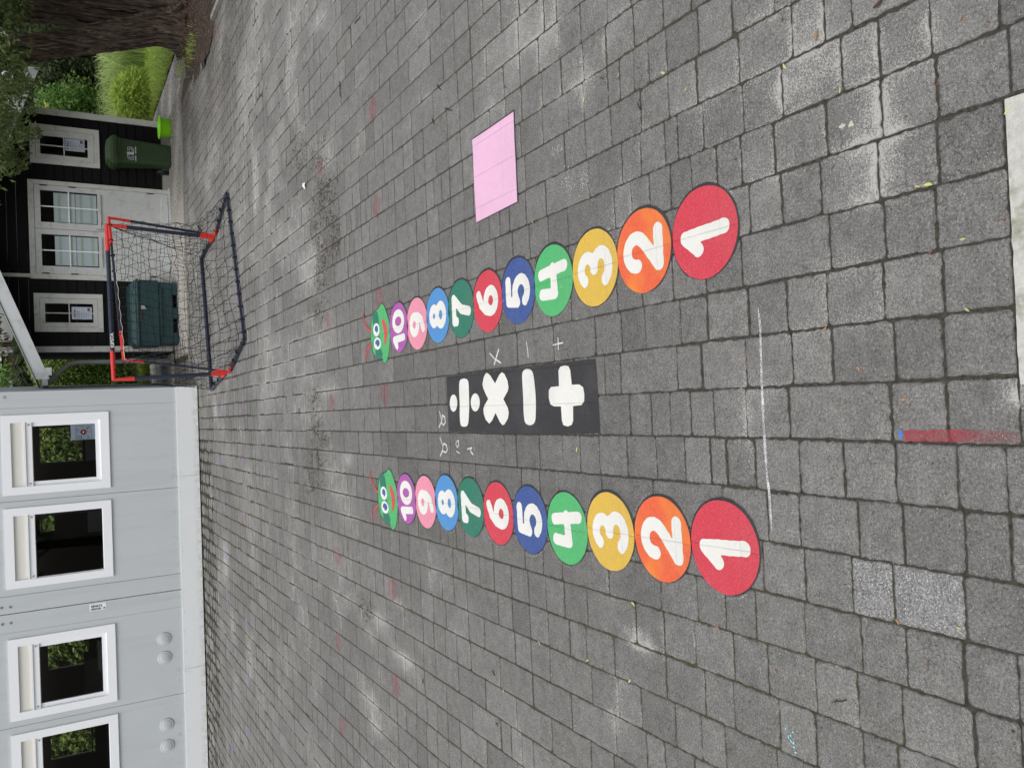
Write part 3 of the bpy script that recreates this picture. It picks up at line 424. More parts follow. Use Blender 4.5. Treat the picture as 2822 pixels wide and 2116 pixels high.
def build_pavers(name, cells, mat, z0=0.0, near=True):
    V = []; F = []; A = []; B = []
    for (x0, x1, y0, y1, cr, gw, sf) in cells:
        cx, cy = (x0+x1)/2, (y0+y1)/2; d = cy
        tint = random.random(); tint = tint*.8+.1; moss = 0
        if d > 12.2 and cx < 1: moss = .8
        elif cx < -.7: moss = .25*random.random()
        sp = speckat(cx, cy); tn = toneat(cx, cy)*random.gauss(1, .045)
        if sp > .9: tint = .2
        dz = random.uniform(-.0012, .0006); tx, ty = random.gauss(0, .0035), random.gauss(0, .0035)
        seg = 3 if d < 6 else (2 if d < 9 else 1)
        if d > 7: x0 += random.gauss(0, .004); x1 += random.gauss(0, .004); y0 += random.gauss(0, .004)
        pts = []
        g0, g1, g2, g3 = gw; rot = random.gauss(0, .0065) if d < 2.6 and sf else random.gauss(0, .003); cr_, sr_ = math.cos(rot), math.sin(rot)
        X0, X1, Y0, Y1 = x0+g0, x1-g1, y0+g2, y1-g3
        for ci, (px, py, a0) in enumerate(((X0, Y0, math.pi), (X1, Y0, 1.5*math.pi), (X1, Y1, 0), (X0, Y1, .5*math.pi))):
            r = min(cr[ci], (X1-X0)*.45, (Y1-Y0)*.45); ccx = px+(r if ci in (0, 3) else -r); ccy = py+(r if ci in (0, 1) else -r)
            for j in range(seg+1):
                a = a0+j/seg*math.pi/2; pts.append((ccx+r*math.cos(a), ccy+r*math.sin(a)))
            if d < 7:   # a slightly wandering edge
                nx = [(X1, Y0), (X1, Y1), (X0, Y1), (X0, Y0)][ci]
                for tt in ((.12, .22, .32, .41, .5, .6, .69, .79, .89) if d < 3.2 else (.3, .5, .72) if d < 5 else (.5,)):
                    Ls = abs(nx[0]-px)+abs(nx[1]-py)
                    if tt*Ls < r+.004 or (1-tt)*Ls < cr[(ci+1) % 4]+.004: continue
                    qx, qy = px+(nx[0]-px)*tt, py+(nx[1]-py)*tt; w = random.gauss(0, .0017 if d < 3.2 else .0012)
                    pts.append((qx+(w if abs(nx[0]-px) < 1e-6 else 0), qy+(w if abs(nx[1]-py) < 1e-6 else 0)))
        n = len(pts); b0 = len(V)
        rings = ((-.0006, -.016, 1), (.0012, -.0016, .95), (.006, 0, .55), (.026, .0003, .12)) if d < 9 else ((0, -.016, 1), (.004, -.0015, .9), (.02, 0, .2))
        for (ins, z, e) in rings:
            for (x, y) in pts:
                dx, dy = cx-x, cy-y; L = math.hypot(dx, dy); k = min(ins*1.25, L*.45)/L
                xx, yy = x+dx*k, y+dy*k; rx, ry = xx-cx, yy-cy; xx, yy = cx+rx*cr_-ry*sr_, cy+rx*sr_+ry*cr_
                V.append((xx+shift(yy)*sf, yy, z0+z+dz+tx*(xx-cx)+ty*(yy-cy)))
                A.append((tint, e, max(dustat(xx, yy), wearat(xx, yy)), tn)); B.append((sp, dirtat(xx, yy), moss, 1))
        for q in range(len(rings)-1):
            for j in range(n):
                a, b = b0+q*n+j, b0+q*n+(j+1) % n; F.append((a, b, b+n, a+n))
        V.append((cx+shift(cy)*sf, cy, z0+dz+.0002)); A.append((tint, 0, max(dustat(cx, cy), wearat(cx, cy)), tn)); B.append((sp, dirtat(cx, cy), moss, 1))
        c = len(V)-1; q = b0+(len(rings)-1)*n
        for j in range(n): F.append((q+j, q+(j+1) % n, c))
    o = mesh_obj(name, V, F, mat, smooth=True)
    for nm, D in (('pv', A), ('pk', B)):
        at = o.data.attributes.new(nm, 'FLOAT_COLOR', 'POINT'); at.data.foreach_set('color', [c for a in D for c in a])
    return o
GAPS = [(3.38, 7.28), (3.34, 8.62), (3.30, 9.17), (2.74, 9.27), (2.76, 5.71), (-.10, 12.31), (4.3, 8.7)]
cells = []
XL, XR = -9.5, 9
for k in range(int(XL/PW), int(XR/PW)+1):
    x0, x1 = k*PW, (k+1)*PW; js = row_joints(k); ye = yend((x0+x1)/2)
    rr = random.Random(k)
    rg = {}
    for a, b in zip(js, js[1:]):
        cx = (x0+x1)/2; cy = (a+b)/2
        if b-a < .03 or a > ye: continue
        if a < .9 and (cx < -2 or cx > 2): continue
        if b > ye: b = ye
        if b-a < .03: continue
        if -.02 < cx < .66 and a < 1.068:
            if b < 1.13: continue
            a = 1.068
        elif -.02 < cx < .66 and a < 1.13: a = 1.068
        wide = rr.random()
        g = [max(.0008, rr.gauss(.0015, .0008)) for _ in range(2)]
        h = [(max(.0007, rr.gauss(.0017, .0011)) if rr.random() < .7 else .0003) for _ in range(2)]
        cr = [(.003+abs(rr.gauss(0, .005)) if rr.random() < .75 else rr.uniform(.010, .022)) for _ in range(4)]
        if cy > 3: g = [q+.0006+.00025*min(6, cy-3) for q in g]; h = [q+.0008+.0005*min(6, cy-3) for q in h]
        if cy < 2.3 and cx > -.5 and rr.random() < .6: g = [q+rr.uniform(.0008, .0034) for q in g]; h = [q+rr.uniform(0, .0034) for q in h]
        if cy > 12.25 and cx < -.30 and rr.random() < .88:
            kk = min(1, (cy-12.1)/.5); cr = [rr.uniform(.02, .065) for _ in range(4)]; h = [rr.uniform(.010, .042)*kk for _ in range(2)]; g = [rr.uniform(.006, .026)*kk for _ in range(2)]
        for (gx, gy) in GAPS:
            if abs(cx-gx) < .10 and abs(cy-gy) < .15: cr = [rr.uniform(.02, .07) for _ in range(4)]; h = [rr.uniform(.004, .022) for _ in range(2)]; g = [rr.uniform(.002, .012) for _ in range(2)]
        if 7 < cy < 13 and cx > 1.5 and rr.random() < .08: cr[rr.randrange(4)] = rr.uniform(.03, .06)
        cells.append((x0, x1, a, b, cr, (g[0], g[1], h[0], h[1]), 1))
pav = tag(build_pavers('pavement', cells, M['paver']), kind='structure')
jb = MB()
for (a, b, c, d) in ((-9.6, 9, .2, 10.65), (-9.6, 5.3, 10.65, 14.0), (-9.6, .9, 14.0, 20.3)):
    jb.add([(a, c, 0), (b, c, 0), (b, d, 0), (a, d, 0)], [(0, 1, 2, 3)])
jo = jb.out('ground', M['joint'], loc=(0, 0, -.0034)); tag(jo, kind='structure')
# pale path in front of and beside the shed
pc = []
def pathcells(xa, xb, ya, yb, cond=lambda x, y: True, sx=.21, sy=.105):
    j = 0; y = ya
    while y < yb-.02:
        x = xa-(sx/2 if j % 2 else 0)
        while x < xb:
            X0, X1 = max(x, xa), min(x+sx, xb); Y1 = min(y+sy, yb)
            if X1-X0 > .02 and cond((X0+X1)/2, (y+Y1)/2): pc.append((X0, X1, y, Y1, [.004]*4, (.002,)*4, 0))
            x += sx
        y += sy; j += 1
pathcells(.95, 5.3, 14.10, 15.74)
pth = tag(build_pavers('path', pc, M['path'], z0=.012), kind='structure'); pc = []
pathcells(5.3, 6.02, 13.6, 19.5, lambda x, y: y > 14.2+(x-5.07)*(-1.35) if x < 5.52 else y > 13.6+(x-5.52)*1.55)
pathcells(-.3, 1.10, 16.0, 20.2)
pth2 = tag(build_pavers('path', pc, M['path_lit'], z0=.0123), kind='structure')  # lit copy of the path material, its brightness painted in
MB().add([(.9, 14.1, 0), (6.05, 14.1, 0), (6.05, 19.5, 0), (.9, 19.5, 0)], [(0, 1, 2, 3)]).out('ground', M['joint'], loc=(0, 0, .004))['kind'] = 'structure'
kb = MB(); x = .62
while x < 5.1:
    kb.box((x, 14.01, -.05), (x+.985 if x+.99 < 5.1 else 5.1, 14.09, .018+random.uniform(0, .006)), bev=.006); x += .99
tag(kb.out('kerb', M['kerb']), kind='structure')
kb = MB(); kb.hexa([(5.10, 14.02, -.05), (5.55, 13.42, -.05), (5.61, 13.46, -.05), (5.16, 14.07, -.05)], [(5.10, 14.02, .03), (5.55, 13.42, .035), (5.61, 13.46, .035), (5.16, 14.07, .03)])
kb.hexa([(5.08, 10.25, -.05), (5.10, 10.95, -.05), (5.17, 10.95, -.05), (5.15, 10.25, -.05)], [(5.08, 10.25, .05), (5.10, 10.95, .04), (5.17, 10.95, .04), (5.15, 10.25, .05)])
tag(kb.out('kerb', M['kerb']), kind='structure')
# raised pale concrete slab at the photographer's feet
sb = MB(); n = 26; P = []
for i in range(n+1): P.append((-.02+.68*i/n, 1.062+random.gauss(0, .0009)))
V = [(x, y, .006) for x, y in P]+[(x, .3, .006) for x, y in P]+[(x, y, -.02) for x, y in P]
sb.add(V, [(i, i+n+1, i+n+2, i+1) for i in range(n)]+[(i, i+1, i+2*n+3, i+2*n+2) for i in range(n)])
tag(sb.out('concrete_slab', M['stone']), kind='structure')
# soil bed under the tree, lawn
SOILP = [(5.14, 10.3), (5.10, 10.7), (4.98, 11.0), (4.86, 11.2), (4.78, 11.7), (4.85, 12.1), (4.92, 12.7), (5.15, 13.2), (5.52, 13.55), (6.05, 14.3), (9, 15.5), (9, 10.3)]
def grid_sheet(name, poly, z, mat, amp, res=.045):
    xs = [p[0] for p in poly]; ys = [p[1] for p in poly]; nx = int((max(xs)-min(xs))/res)+1; ny = int((max(ys)-min(ys))/res)+1
    def inside(x, y):
        c = False; j = len(poly)-1
        for i in range(len(poly)):
            xi, yi = poly[i]; xj, yj = poly[j]
            if (yi > y) != (yj > y) and x < (xj-xi)*(y-yi)/(yj-yi)+xi: c = not c
            j = i
        return c
    V = []; F = []; idx = {}
    def vid(i, j):
        if (i, j) not in idx:
            x, y = min(xs)+i*res, min(ys)+j*res; h = amp*(math.sin(x*5.1+y*2.3)*math.sin(y*4.7-x*1.7)+.5*math.sin(x*13+y*17))*.5
            idx[(i, j)] = len(V); V.append((x, y, z+h+abs(random.gauss(0, amp*.25))))
        return idx[(i, j)]
    for i in range(nx):
        for j in range(ny):
            if inside(min(xs)+(i+.5)*res, min(ys)+(j+.5)*res): F.append((vid(i, j), vid(i+1, j), vid(i+1, j+1), vid(i, j+1)))
    return mesh_obj(name, V, F, mat, smooth=True)
tag(grid_sheet('soil', SOILP, .002, M['soil'], .036), kind='structure')
tag(grid_sheet('lawn', [(6.03, 14.2), (12.5, 14.9), (12.5, 23), (-14, 23), (-14, 20.2), (6.03, 20.2)], .0, M['lawn'], .03, .3), kind='structure')

# ------------------------------------------------------------------ leaf machinery
def leaf_cloud(name, pts, dirs, size, mat, parent=None, aspect=.5, jit=.4, tone=None, fold=.25, taper=True):
    """pts Nx3 leaf bases, dirs Nx3 leaf directions; each leaf a folded kite"""
    pts = np.asarray(pts, float); N = len(pts); dirs = np.asarray(dirs, float)
    dirs = dirs/np.linalg.norm(dirs, axis=1, keepdims=True)
    r = rng.normal(size=(N, 3)); side = np.cross(dirs, r); side /= np.linalg.norm(side, axis=1, keepdims=True)+1e-9; nor = np.cross(side, dirs)
    s = size*(1+jit*(rng.random(N)-.5)*2)[:, None]; w = s*aspect*.5
    a = pts; b = pts+dirs*s*.45+side*w+nor*s*fold*.3; c = pts+dirs*s-nor*s*fold*.4; d = pts+dirs*s*.45-side*w+nor*s*fold*.3
    V = np.stack([a, b, c, d], 1).reshape(-1, 3); i = np.arange(N)*4
    F = np.stack([np.stack([i, i+1, i+2], 1), np.stack([i, i+2, i+3], 1)], 1).reshape(-1, 3)
    me = bpy.data.meshes.new(name); me.vertices.add(len(V)); me.vertices.foreach_set('co', V.ravel())
    me.loops.add(F.size); me.loops.foreach_set('vertex_index', F.ravel()); me.polygons.add(len(F))
    me.polygons.foreach_set('loop_start', np.arange(len(F))*3); me.polygons.foreach_set('loop_total', np.full(len(F), 3)); me.materials.append(mat); me.update(); me.validate()
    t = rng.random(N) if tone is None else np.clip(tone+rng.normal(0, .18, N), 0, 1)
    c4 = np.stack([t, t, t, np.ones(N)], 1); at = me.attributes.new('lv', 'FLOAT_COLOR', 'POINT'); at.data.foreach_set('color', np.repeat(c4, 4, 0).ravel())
    o = bpy.data.objects.new(name, me); COL.objects.link(o)
    if parent: o.parent = parent
    return o
def clumps(n, cpos, crad, per):
    """leaf positions gathered in clumps, so a crown has light and dark masses and gaps"""
    P = []; D = []; T = []
    for (c, r) in zip(cpos, crad):
        k = int(per*r**2*12); u = rng.normal(size=(k, 3)); u /= np.linalg.norm(u, axis=1, keepdims=True)
        rad = r*rng.random(k)**.45
        P.append(c+u*rad[:, None]*np.array([1, 1, .8])); dd = u+rng.normal(0, .6, (k, 3)); dd[:, 2] -= .25; D.append(dd); T.append(np.full(k, .25+.5*rng.random()))
    return np.concatenate(P), np.concatenate(D), np.concatenate(T)
def blades(name, bases, h, w, lean, mat, parent=None, seg=4, curl=1.0, dirs=None):
    bases = np.asarray(bases, float); N = len(bases); a = rng.random(N)*2*np.pi if dirs is None else dirs
    H = h*(.55+.6*rng.random(N)); L = lean*(.3+rng.random(N))*H; ca, sa = np.cos(a), np.sin(a)
    rows = []
    for k in range(seg+1):
        t = k/seg; x = bases[:, 0]+ca*L*t**1.8; y = bases[:, 1]+sa*L*t**1.8; z = bases[:, 2]+H*(t-curl*.45*t**3); ww = w*(1-t)**.7*.5+.0004
        rows.append(np.stack([x-sa*ww, y+ca*ww, z], 1)); rows.append(np.stack([x+sa*ww, y-ca*ww, z], 1))
    V = np.stack(rows, 1).reshape(-1, 3); q = 2*(seg+1); i = np.arange(N)*q
    F = np.concatenate([np.stack([i+2*k, i+2*k+1, i+2*k+3, i+2*k+2], 1) for k in range(seg)])
    me = bpy.data.meshes.new(name); me.vertices.add(len(V)); me.vertices.foreach_set('co', V.ravel())
    me.loops.add(F.size); me.loops.foreach_set('vertex_index', F.ravel()); me.polygons.add(len(F))
    me.polygons.foreach_set('loop_start', np.arange(len(F))*4); me.polygons.foreach_set('loop_total', np.full(len(F), 4)); me.materials.append(mat); me.update(); me.validate()
    t = rng.random(N); c4 = np.stack([t, t, t, np.ones(N)], 1); at = me.attributes.new('lv', 'FLOAT_COLOR', 'POINT'); at.data.foreach_set('color', np.repeat(c4, q, 0).ravel())
    o = bpy.data.objects.new(name, me); COL.objects.link(o)
    if parent: o.parent = parent
    return o
# ------------------------------------------------------------------ painted ground games
def arc(cx, cy, rx, ry, a0, a1, n=14): return [(cx+rx*math.cos(R(a0+(a1-a0)*i/n)), cy+ry*math.sin(R(a0+(a1-a0)*i/n))) for i in range(n+1)]
GL = {
 1: [[(-.03, .50), (.02, -.54)], [(-.03, .50), (-.30, .16)]],
 2: [arc(-.0, .22, .30, .30, 185, -35)+[(.08, -.12), (-.34, -.48)], [(-.34, -.50), (.36, -.50)]],
 3: [arc(-.02, .26, .28, .26, 150, -90), arc(-.02, -.27, .34, .28, 90, -150)],
 4: [[(-.30, .50), (-.33, -.06)], [(-.33, -.08), (.30, -.02)], [(.20, .52), (.30, -.54)]],
 5: [[(.30, .50), (-.24, .50)], [(-.24, .50), (-.30, .04)], [(-.30, .04)]+arc(-.02, -.17, .32, .32, 120, -145)],
 6: [[(.22, .52), (-.05, .38), (-.24, .12), (-.30, -.16)], arc(0, -.20, .29, .29, 0, 360, 24)],
 7: [[(-.36, .30), (-.36, .46), (.34, .46), (-.02, -.05), (-.12, -.54)]],
 8: [arc(0, .27, .24, .23, 0, 360, 22), arc(0, -.24, .30, .27, 0, 360, 24)],
 9: [arc(-.02, .22, .28, .28, 0, 360, 24), [(.26, .22), (.24, -.12), (.10, -.38), (-.20, -.52)]],
 10: [[(-.42, .44), (-.38, -.46)], [(-.42, .44), (-.66, .20)], arc(.22, 0, .30, .44, 0, 360, 26)],
}
def sdf_strokes(strokes, w):
    seg = [(a, b) for s in strokes for a, b in zip(s, s[1:])]
    def f(X, Y):
        D = np.full(X.shape, 9.)
        for (a, b) in seg:
            dx, dy = b[0]-a[0], b[1]-a[1]; L = dx*dx+dy*dy+1e-12
            t = np.clip(((X-a[0])*dx+(Y-a[1])*dy)/L, 0, 1); d = np.hypot(X-a[0]-t*dx, Y-a[1]-t*dy)-w
            D = np.minimum(D, d)
        return D
    return f
def sdf_mesh(f, x0, x1, y0, y1, n, z=0, wob=0):
    xs = np.linspace(x0, x1, n); ys = np.linspace(y0, y1, n); X, Y = np.meshgrid(xs, ys, indexing='ij'); D = f(X, Y)
    if wob: D = D+wob*np.sin(X*23+Y*11)*np.sin(Y*19-X*7)
    V = []; F = []; ids = {}
    def vid(key, p):
        if key not in ids: ids[key] = len(V); V.append((p[0], p[1], z))
        return ids[key]
    for i in range(n-1):
        for j in range(n-1):
            q = [(i, j), (i+1, j), (i+1, j+1), (i, j+1)]; d = [D[c] for c in q]
            if min(d) >= 0: continue
            out = []
            for k in range(4):
                a, b = q[k], q[(k+1) % 4]; da, db = d[k], d[(k+1) % 4]
                if da < 0: out.append(vid(a, (X[a], Y[a])))
                if (da < 0) != (db < 0):
                    t = da/(da-db); key = (a, b) if a < b else (b, a); out.append(vid(key, (X[a]+t*(X[b]-X[a]), Y[a]+t*(Y[b]-Y[a]))))
            if len(out) >= 3: F.append(tuple(out))
    return V, F
DISC_R = [(.548,2.0959),(.5441,2.4287),(.5305,2.7514),(.5249,3.0757),(.5201,3.3921),(.5094,3.7089),(.5072,4.0268),(.504,4.3371),(.4876,4.6493),(.4934,4.9566)]
DISC_L = [(-.5453,2.0708),(-.5595,2.3985),(-.5705,2.7258),(-.5964,3.0495),(-.5937,3.3733),(-.5956,3.693),(-.5936,4.0109),(-.5988,4.3228),(-.6208,4.6297),(-.6297,4.9409)]
COLS = ['red', 'orange', 'yellow', 'green', 'blue', 'red', 'dgreen', 'sky', 'pink', 'purple']
CN = ['red', 'orange', 'yellow', 'green', 'blue', 'red', 'dark green', 'light blue', 'pink', 'purple']
DR = .1618
NUMM = {}
for i in range(1, 11):
    V, F = sdf_mesh(sdf_strokes(GL[i], .145 if i < 10 else .13), -1, 1, -1, 1, 84, 0, .006)
    me = bpy.data.meshes.new('numeral'); me.from_pydata([(x*DR*1.13, y*DR*1.13, 0) for x, y, _ in V], [], F); me.materials.append(M['p_white']); NUMM[i] = me
def wobble_circle(r, n, amp, seed, off=(0, 0)):
    rr = random.Random(seed); ph = [rr.random()*6.3 for _ in range(4)]
    out = []
    for i in range(n):
        a = 2*math.pi*i/n; q = r+amp*(math.sin(3*a+ph[0])+.6*math.sin(7*a+ph[1])+.4*math.sin(19*a+ph[2]))+rr.gauss(0, amp*.35); out.append((off[0]+q*math.cos(a), off[1]+q*math.sin(a)))
    return out
def fan(mb, pts, z, m, c=(0, 0)):
    n = len(pts); mb.add([(x, y, z) for x, y in pts]+[(c[0], c[1], z)], [(i, (i+1) % n, n) for i in range(n)], m)
def caterpillar(discs, headc, label, rot, seed):
    root = empty('number_caterpillar', (discs[4][0], discs[4][1], 0), 0, label, 'ground marking', 'painted number caterpillars')
    bx, by = discs[4]
    for i, (x, y) in enumerate(discs):
        mb = MB(); rr = random.Random(seed+i)
        fan(mb, wobble_circle(DR+.0065, 96, .0014, seed+i, (rr.uniform(.002, .007), rr.uniform(-.004, .001))), .0018, 1)
        fan(mb, wobble_circle(DR, 96, .0006, seed+i+50), .0026, 0)
        o = mb.out('disc', [M['p_'+COLS[i]], M['p_black']], root, loc=(x-bx, y-by, 0))
        tag(o, '%s disc with the white number %d' % (CN[i], i+1))
        nu = bpy.data.objects.new('numeral', NUMM[i+1]); COL.objects.link(nu); nu.parent = o; nu.location = (0, 0, .0034); nu.rotation_euler = (0, 0, rot)
    def rp(p): return (p[0]*math.cos(rot)-p[1]*math.sin(rot), p[0]*math.sin(rot)+p[1]*math.cos(rot))
    H = {k: [rp(p) for p in v] for k, v in HEAD.items()}
    mb = MB(); o_ = H['outline']
    big = [(p[0]*1.035+.002, p[1]*1.04+.002) for p in o_]
    mb.poly(big, .0018, 1); mb.poly(o_, .0026, 0)
    for k in ('patch1', 'patch2', 'patch3'): mb.poly(H[k], .0032, 2)
    for k in ('brow1', 'brow2'): mb.poly(H[k], .0032, 2)
    hd = mb.out('head', [M['p_green'], M['p_black'], M['p_dgreen']], root, loc=(headc[0]-bx, headc[1]-by, 0))
    for e in '12':
        mb = MB(); c = np.mean(H['eye'+e], axis=0); fan(mb, H['eye'+e], .0038, 0, c)
        c = np.mean(H['pupil'+e], axis=0); fan(mb, H['pupil'+e], .0044, 1, c); c = np.mean(H['glint'+e], axis=0); fan(mb, H['glint'+e], .0050, 0, c)
        mb.out('eye', [M['p_white'], M['p_pupil']], hd)
    MB().poly(H['mouth'], .0038).out('mouth', M['p_mouth'], hd)
    for k in ('ant1', 'ant2'):
        P = np.array(H[k]); V, F = sdf_mesh(sdf_strokes([H[k]], .0075), P[:, 0].min()-.02, P[:, 0].max()+.02, P[:, 1].min()-.02, P[:, 1].max()+.02, 60, .0030)
        V2, F2 = sdf_mesh(sdf_strokes([[(p[0]+.002, p[1]+.004) for p in H[k]]], .0105), P[:, 0].min()-.03, P[:, 0].max()+.03, P[:, 1].min()-.03, P[:, 1].max()+.03, 60, .0020)
        MB().add(V, F, 0).add(V2, F2, 1).out('antenna', [M['p_mouth'], M['p_black']], hd)
caterpillar(DISC_R, HEADC[0], 'painted number caterpillar between the black sign panel and the pink rectangle', 0, 100)
caterpillar(DISC_L, HEADC[1], 'painted number caterpillar on the side of the black sign panel away from the pink rectangle', R(2), 300)
# black panel with the four sums signs
cx, cy = np.mean(OPS['panel'], axis=0)
pr = empty('operator_panel', (cx, cy, 0), 0, 'black painted panel with white plus, minus, times and divide signs', 'ground marking')
loc = lambda P: [(p[0]-cx, p[1]-cy) for p in P]
def rough_edge(P, step=.012, amp=.0011):
    out = []
    for a, b in zip(P, P[1:]+P[:1]):
        L = math.dist(a, b); n = max(1, int(L/step))
        for i in range(n): t = i/n; out.append((a[0]+(b[0]-a[0])*t+random.gauss(0, amp), a[1]+(b[1]-a[1])*t+random.gauss(0, amp)))
    return out
def smooth_closed(P, it=2):
    for _ in range(it):
        Q = []
        for a, b in zip(P, P[1:]+P[:1]): Q += [(a[0]*.75+b[0]*.25, a[1]*.75+b[1]*.25), (a[0]*.25+b[0]*.75, a[1]*.25+b[1]*.75)]
        P = Q
    return P
MB().poly(rough_edge(loc(OPS['panel'])), .0020).out('panel', M['p_black'], pr)
for nm in ('plus', 'minus', 'times'):
    MB().poly(smooth_closed(loc(OPS[nm]), 1) if nm == 'minus' else loc(OPS[nm]), .0030).out(nm+'_sign', M['p_white'], pr)
MB().poly(smooth_closed(loc(OPS['divide']), 1), .0030).poly(loc(OPS['dot1']), .0030).poly(loc(OPS['dot2']), .0030).out('divide_sign', M['p_white'], pr)
cx, cy = np.mean(PINK, axis=0)
big = [((p[0]-cx)*1.03+.002, (p[1]-cy)*1.03-.003) for p in PINK]
o = MB().poly(rough_edge(big), .0018, 1).poly([(p[0]-cx, p[1]-cy) for p in PINK], .0028, 0).out('pink_rectangle', [M['p_lpink'], M['p_black']], loc=(cx, cy, 0))
tag(o, 'plain light pink rectangle painted on the pavers', 'ground marking')
# faded dots of an old game
red_lab = {}
def spot(x, y, r, mat, label, grp):
    mb = MB(); fan(mb, wobble_circle(r, 28, .002, int(x*100+y*7)), 0, 0)
    tag(mb.out('painted_spot', mat, loc=(x, y, .0022)), label, 'painted spot', grp)
for i, (x, y) in enumerate(REDSPOT):
    near = y < 6
    spot(x, y, .078, M['fade_red'], 'faded red paint spot in the row nearer the painted caterpillars' if near else 'faded red paint spot in the row nearer the goals and grey cabin', 'faded red paint spots')
for i, (x, y) in enumerate(PURSPOT):
    near = y < 10.8
    spot(x, y, .07, M['fade_pnk'] if i in (0, 2, 4, 6, 10, 12) else M['fade_pur'], 'faded purple paint spot in the second row out from the grey cabin' if near else 'faded purple paint spot in the row closest to the grey cabin', 'faded purple paint spots')
# chalk
def stroke_obj(name, strokes, w, mat, label, cat, group=None, z=.0036, n=90):
    P = np.array([p for s in strokes for p in s]); c = P.mean(0); S = [[(p[0]-c[0], p[1]-c[1]) for p in s] for s in strokes]
    Q = P-c; pad = w*2; nx = n
    x0, x1, y0, y1 = Q[:, 0].min()-pad, Q[:, 0].max()+pad, Q[:, 1].min()-pad, Q[:, 1].max()+pad
    V, F = sdf_mesh(sdf_strokes(S, w), x0, x1, y0, y1, nx, 0, w*.25)
    return tag(mesh_obj(name, V, F, mat, loc=(c[0], c[1], z)), label, cat, group)
def ribbon(name, P, w, mat, label, cat):
    c = np.mean(P, axis=0); V = []; F = []
    Q = []
    for a, b in zip(P, P[1:]):
        n = max(2, int(math.dist(a, b)/.012))
        for i in range(n): t = i/n; Q.append((a[0]+(b[0]-a[0])*t, a[1]+(b[1]-a[1])*t))
    Q.append(tuple(P[-1]))
    for i, p in enumerate(Q):
        a, b = Q[max(0, i-1)], Q[min(len(Q)-1, i+1)]; dx, dy = b[0]-a[0], b[1]-a[1]; L = math.hypot(dx, dy); ww = w*(.7+.5*random.random())*min(1, .3+i/6, .3+(len(Q)-i)/6)
        V += [(p[0]-c[0]-dy/L*ww, p[1]-c[1]+dx/L*ww, 0), (p[0]-c[0]+dy/L*ww, p[1]-c[1]-dx/L*ww, 0)]
    for i in range(len(Q)-1): F.append((2*i+1, 2*i+3, 2*i+2, 2*i))
    return tag(mesh_obj(name, V, F, mat, loc=(c[0], c[1], .0036)), label, cat)
ribbon('chalk_line', CHALKLINE+CHALKLINE2, .0052, M['chalk'], 'long straight white chalk line drawn across the pavers near the red number one discs', 'chalk mark')
CL = ['small white chalk x beside the black sign panel', 'small white chalk dash between the chalk x and the chalk plus', 'faint white chalk plus beside the black sign panel',
      'white chalk loop letter touching the far end of the black sign panel', 'larger white chalk loop letter beside the black sign panel', 'tiny white chalk o with a dash under it', 'small white chalk t below the chalk letters']
for s, l in zip(CHALK, CL): stroke_obj('chalk_mark', s, .0034 if l[0] == 'f' or 'dash' in l else .0048, M['chalk_thin'], l, 'chalk mark', 'little chalk marks round the sign panel')
c = np.mean(REDBAND, axis=0); tag(MB().poly([(p[0]-c[0], p[1]-c[1]) for p in rough_edge(REDBAND, .01, .0007)], 0).out('paint_band', M['band'], loc=(c[0], c[1], .0030)), 'smudged red paint stripe at the picture edge by the pale slab', 'ground marking')
c = np.mean(BLUEDAB, axis=0); tag(MB().poly([(p[0]-c[0], p[1]-c[1]) for p in BLUEDAB], 0).out('paint_dab', M['band_blue'], loc=(c[0], c[1], .0034)), 'small bright blue dab at the end of the red stripe', 'ground marking')
# bird dropping, loose chips, crumbs
mb = MB()
for x, y in CHIPS: fan(mb, [(x+.0035*q*math.cos(a), y+.0035*q*math.sin(a)) for a, q in ((k*1.05, random.uniform(.5, 1.4)) for k in range(6))], .0045, 0, (x, y))
tag(mb.out('cyan_paint_flakes', M['cyan']), 'little group of cyan paint flakes', 'paint flakes', kind='stuff')
mb = MB()
def crumb(x, y, s, m=0):
    a = random.random()*6; z = .004
    P = [(x+s*random.uniform(.5, 1)*math.cos(a+k*1.57), y+s*random.uniform(.5, 1)*math.sin(a+k*1.57)) for k in range(4)]
    n = [(*p, z) for p in P]; mb.add(n+[(x, y, z+s*.5)], [(0, 1, 4), (1, 2, 4), (2, 3, 4), (3, 0, 4)], m)
for _ in range(900): crumb(random.uniform(-2.5, 2.8), 1.1+8*random.random()**1.6, random.uniform(.0006, .0019))
for D_ in (DISC_R, DISC_L):
    for (x, y) in D_[:8]:
        a0 = random.uniform(0, 6.28)
        for _ in range(46): a = random.gauss(a0, .45); r = DR+.010+abs(random.gauss(0, .005)); crumb(x+r*math.cos(a), y+r*math.sin(a), random.uniform(.0007, .0020))
for (x, y, sx, sy, n) in ((1.10, 3.0, .03, .05, 60), (.94, 2.91, .07, .06, 110), (1.93-.0, 1.9, .001, .001, 1), (-.54, 1.43, .06, .14, 60), (.90, 2.80, .05, .05, 60), (1.02, 2.2, .01, .01, 5)):
    for _ in range(n): crumb(random.gauss(x, sx*.5), random.gauss(y, sy*.5), random.uniform(.0010, .0028))
tag(mb.out('white_crumbs', M['crumb']), 'scattered tiny white paint and stone crumbs', 'crumbs', kind='stuff')
mb = MB()
for (x, y, sx, sy) in LITTER:
    for _ in range(int(210*min(1.6, (sx*sy)**.5*3))):
        px, py = random.gauss(x, sx*.55), random.gauss(y, sy*.55); a = random.random()*6.28; l = random.uniform(.004, .016); w = l*random.uniform(.2, .5); z = .004+random.random()*.005
        mb.add([(px-l*math.cos(a), py-l*math.sin(a), z-.002), (px+w*math.sin(a), py-w*math.cos(a), z), (px+l*math.cos(a), py+l*math.sin(a), z-.001), (px-w*math.sin(a), py+w*math.cos(a), z+.002)], [(0, 1, 2, 3)])
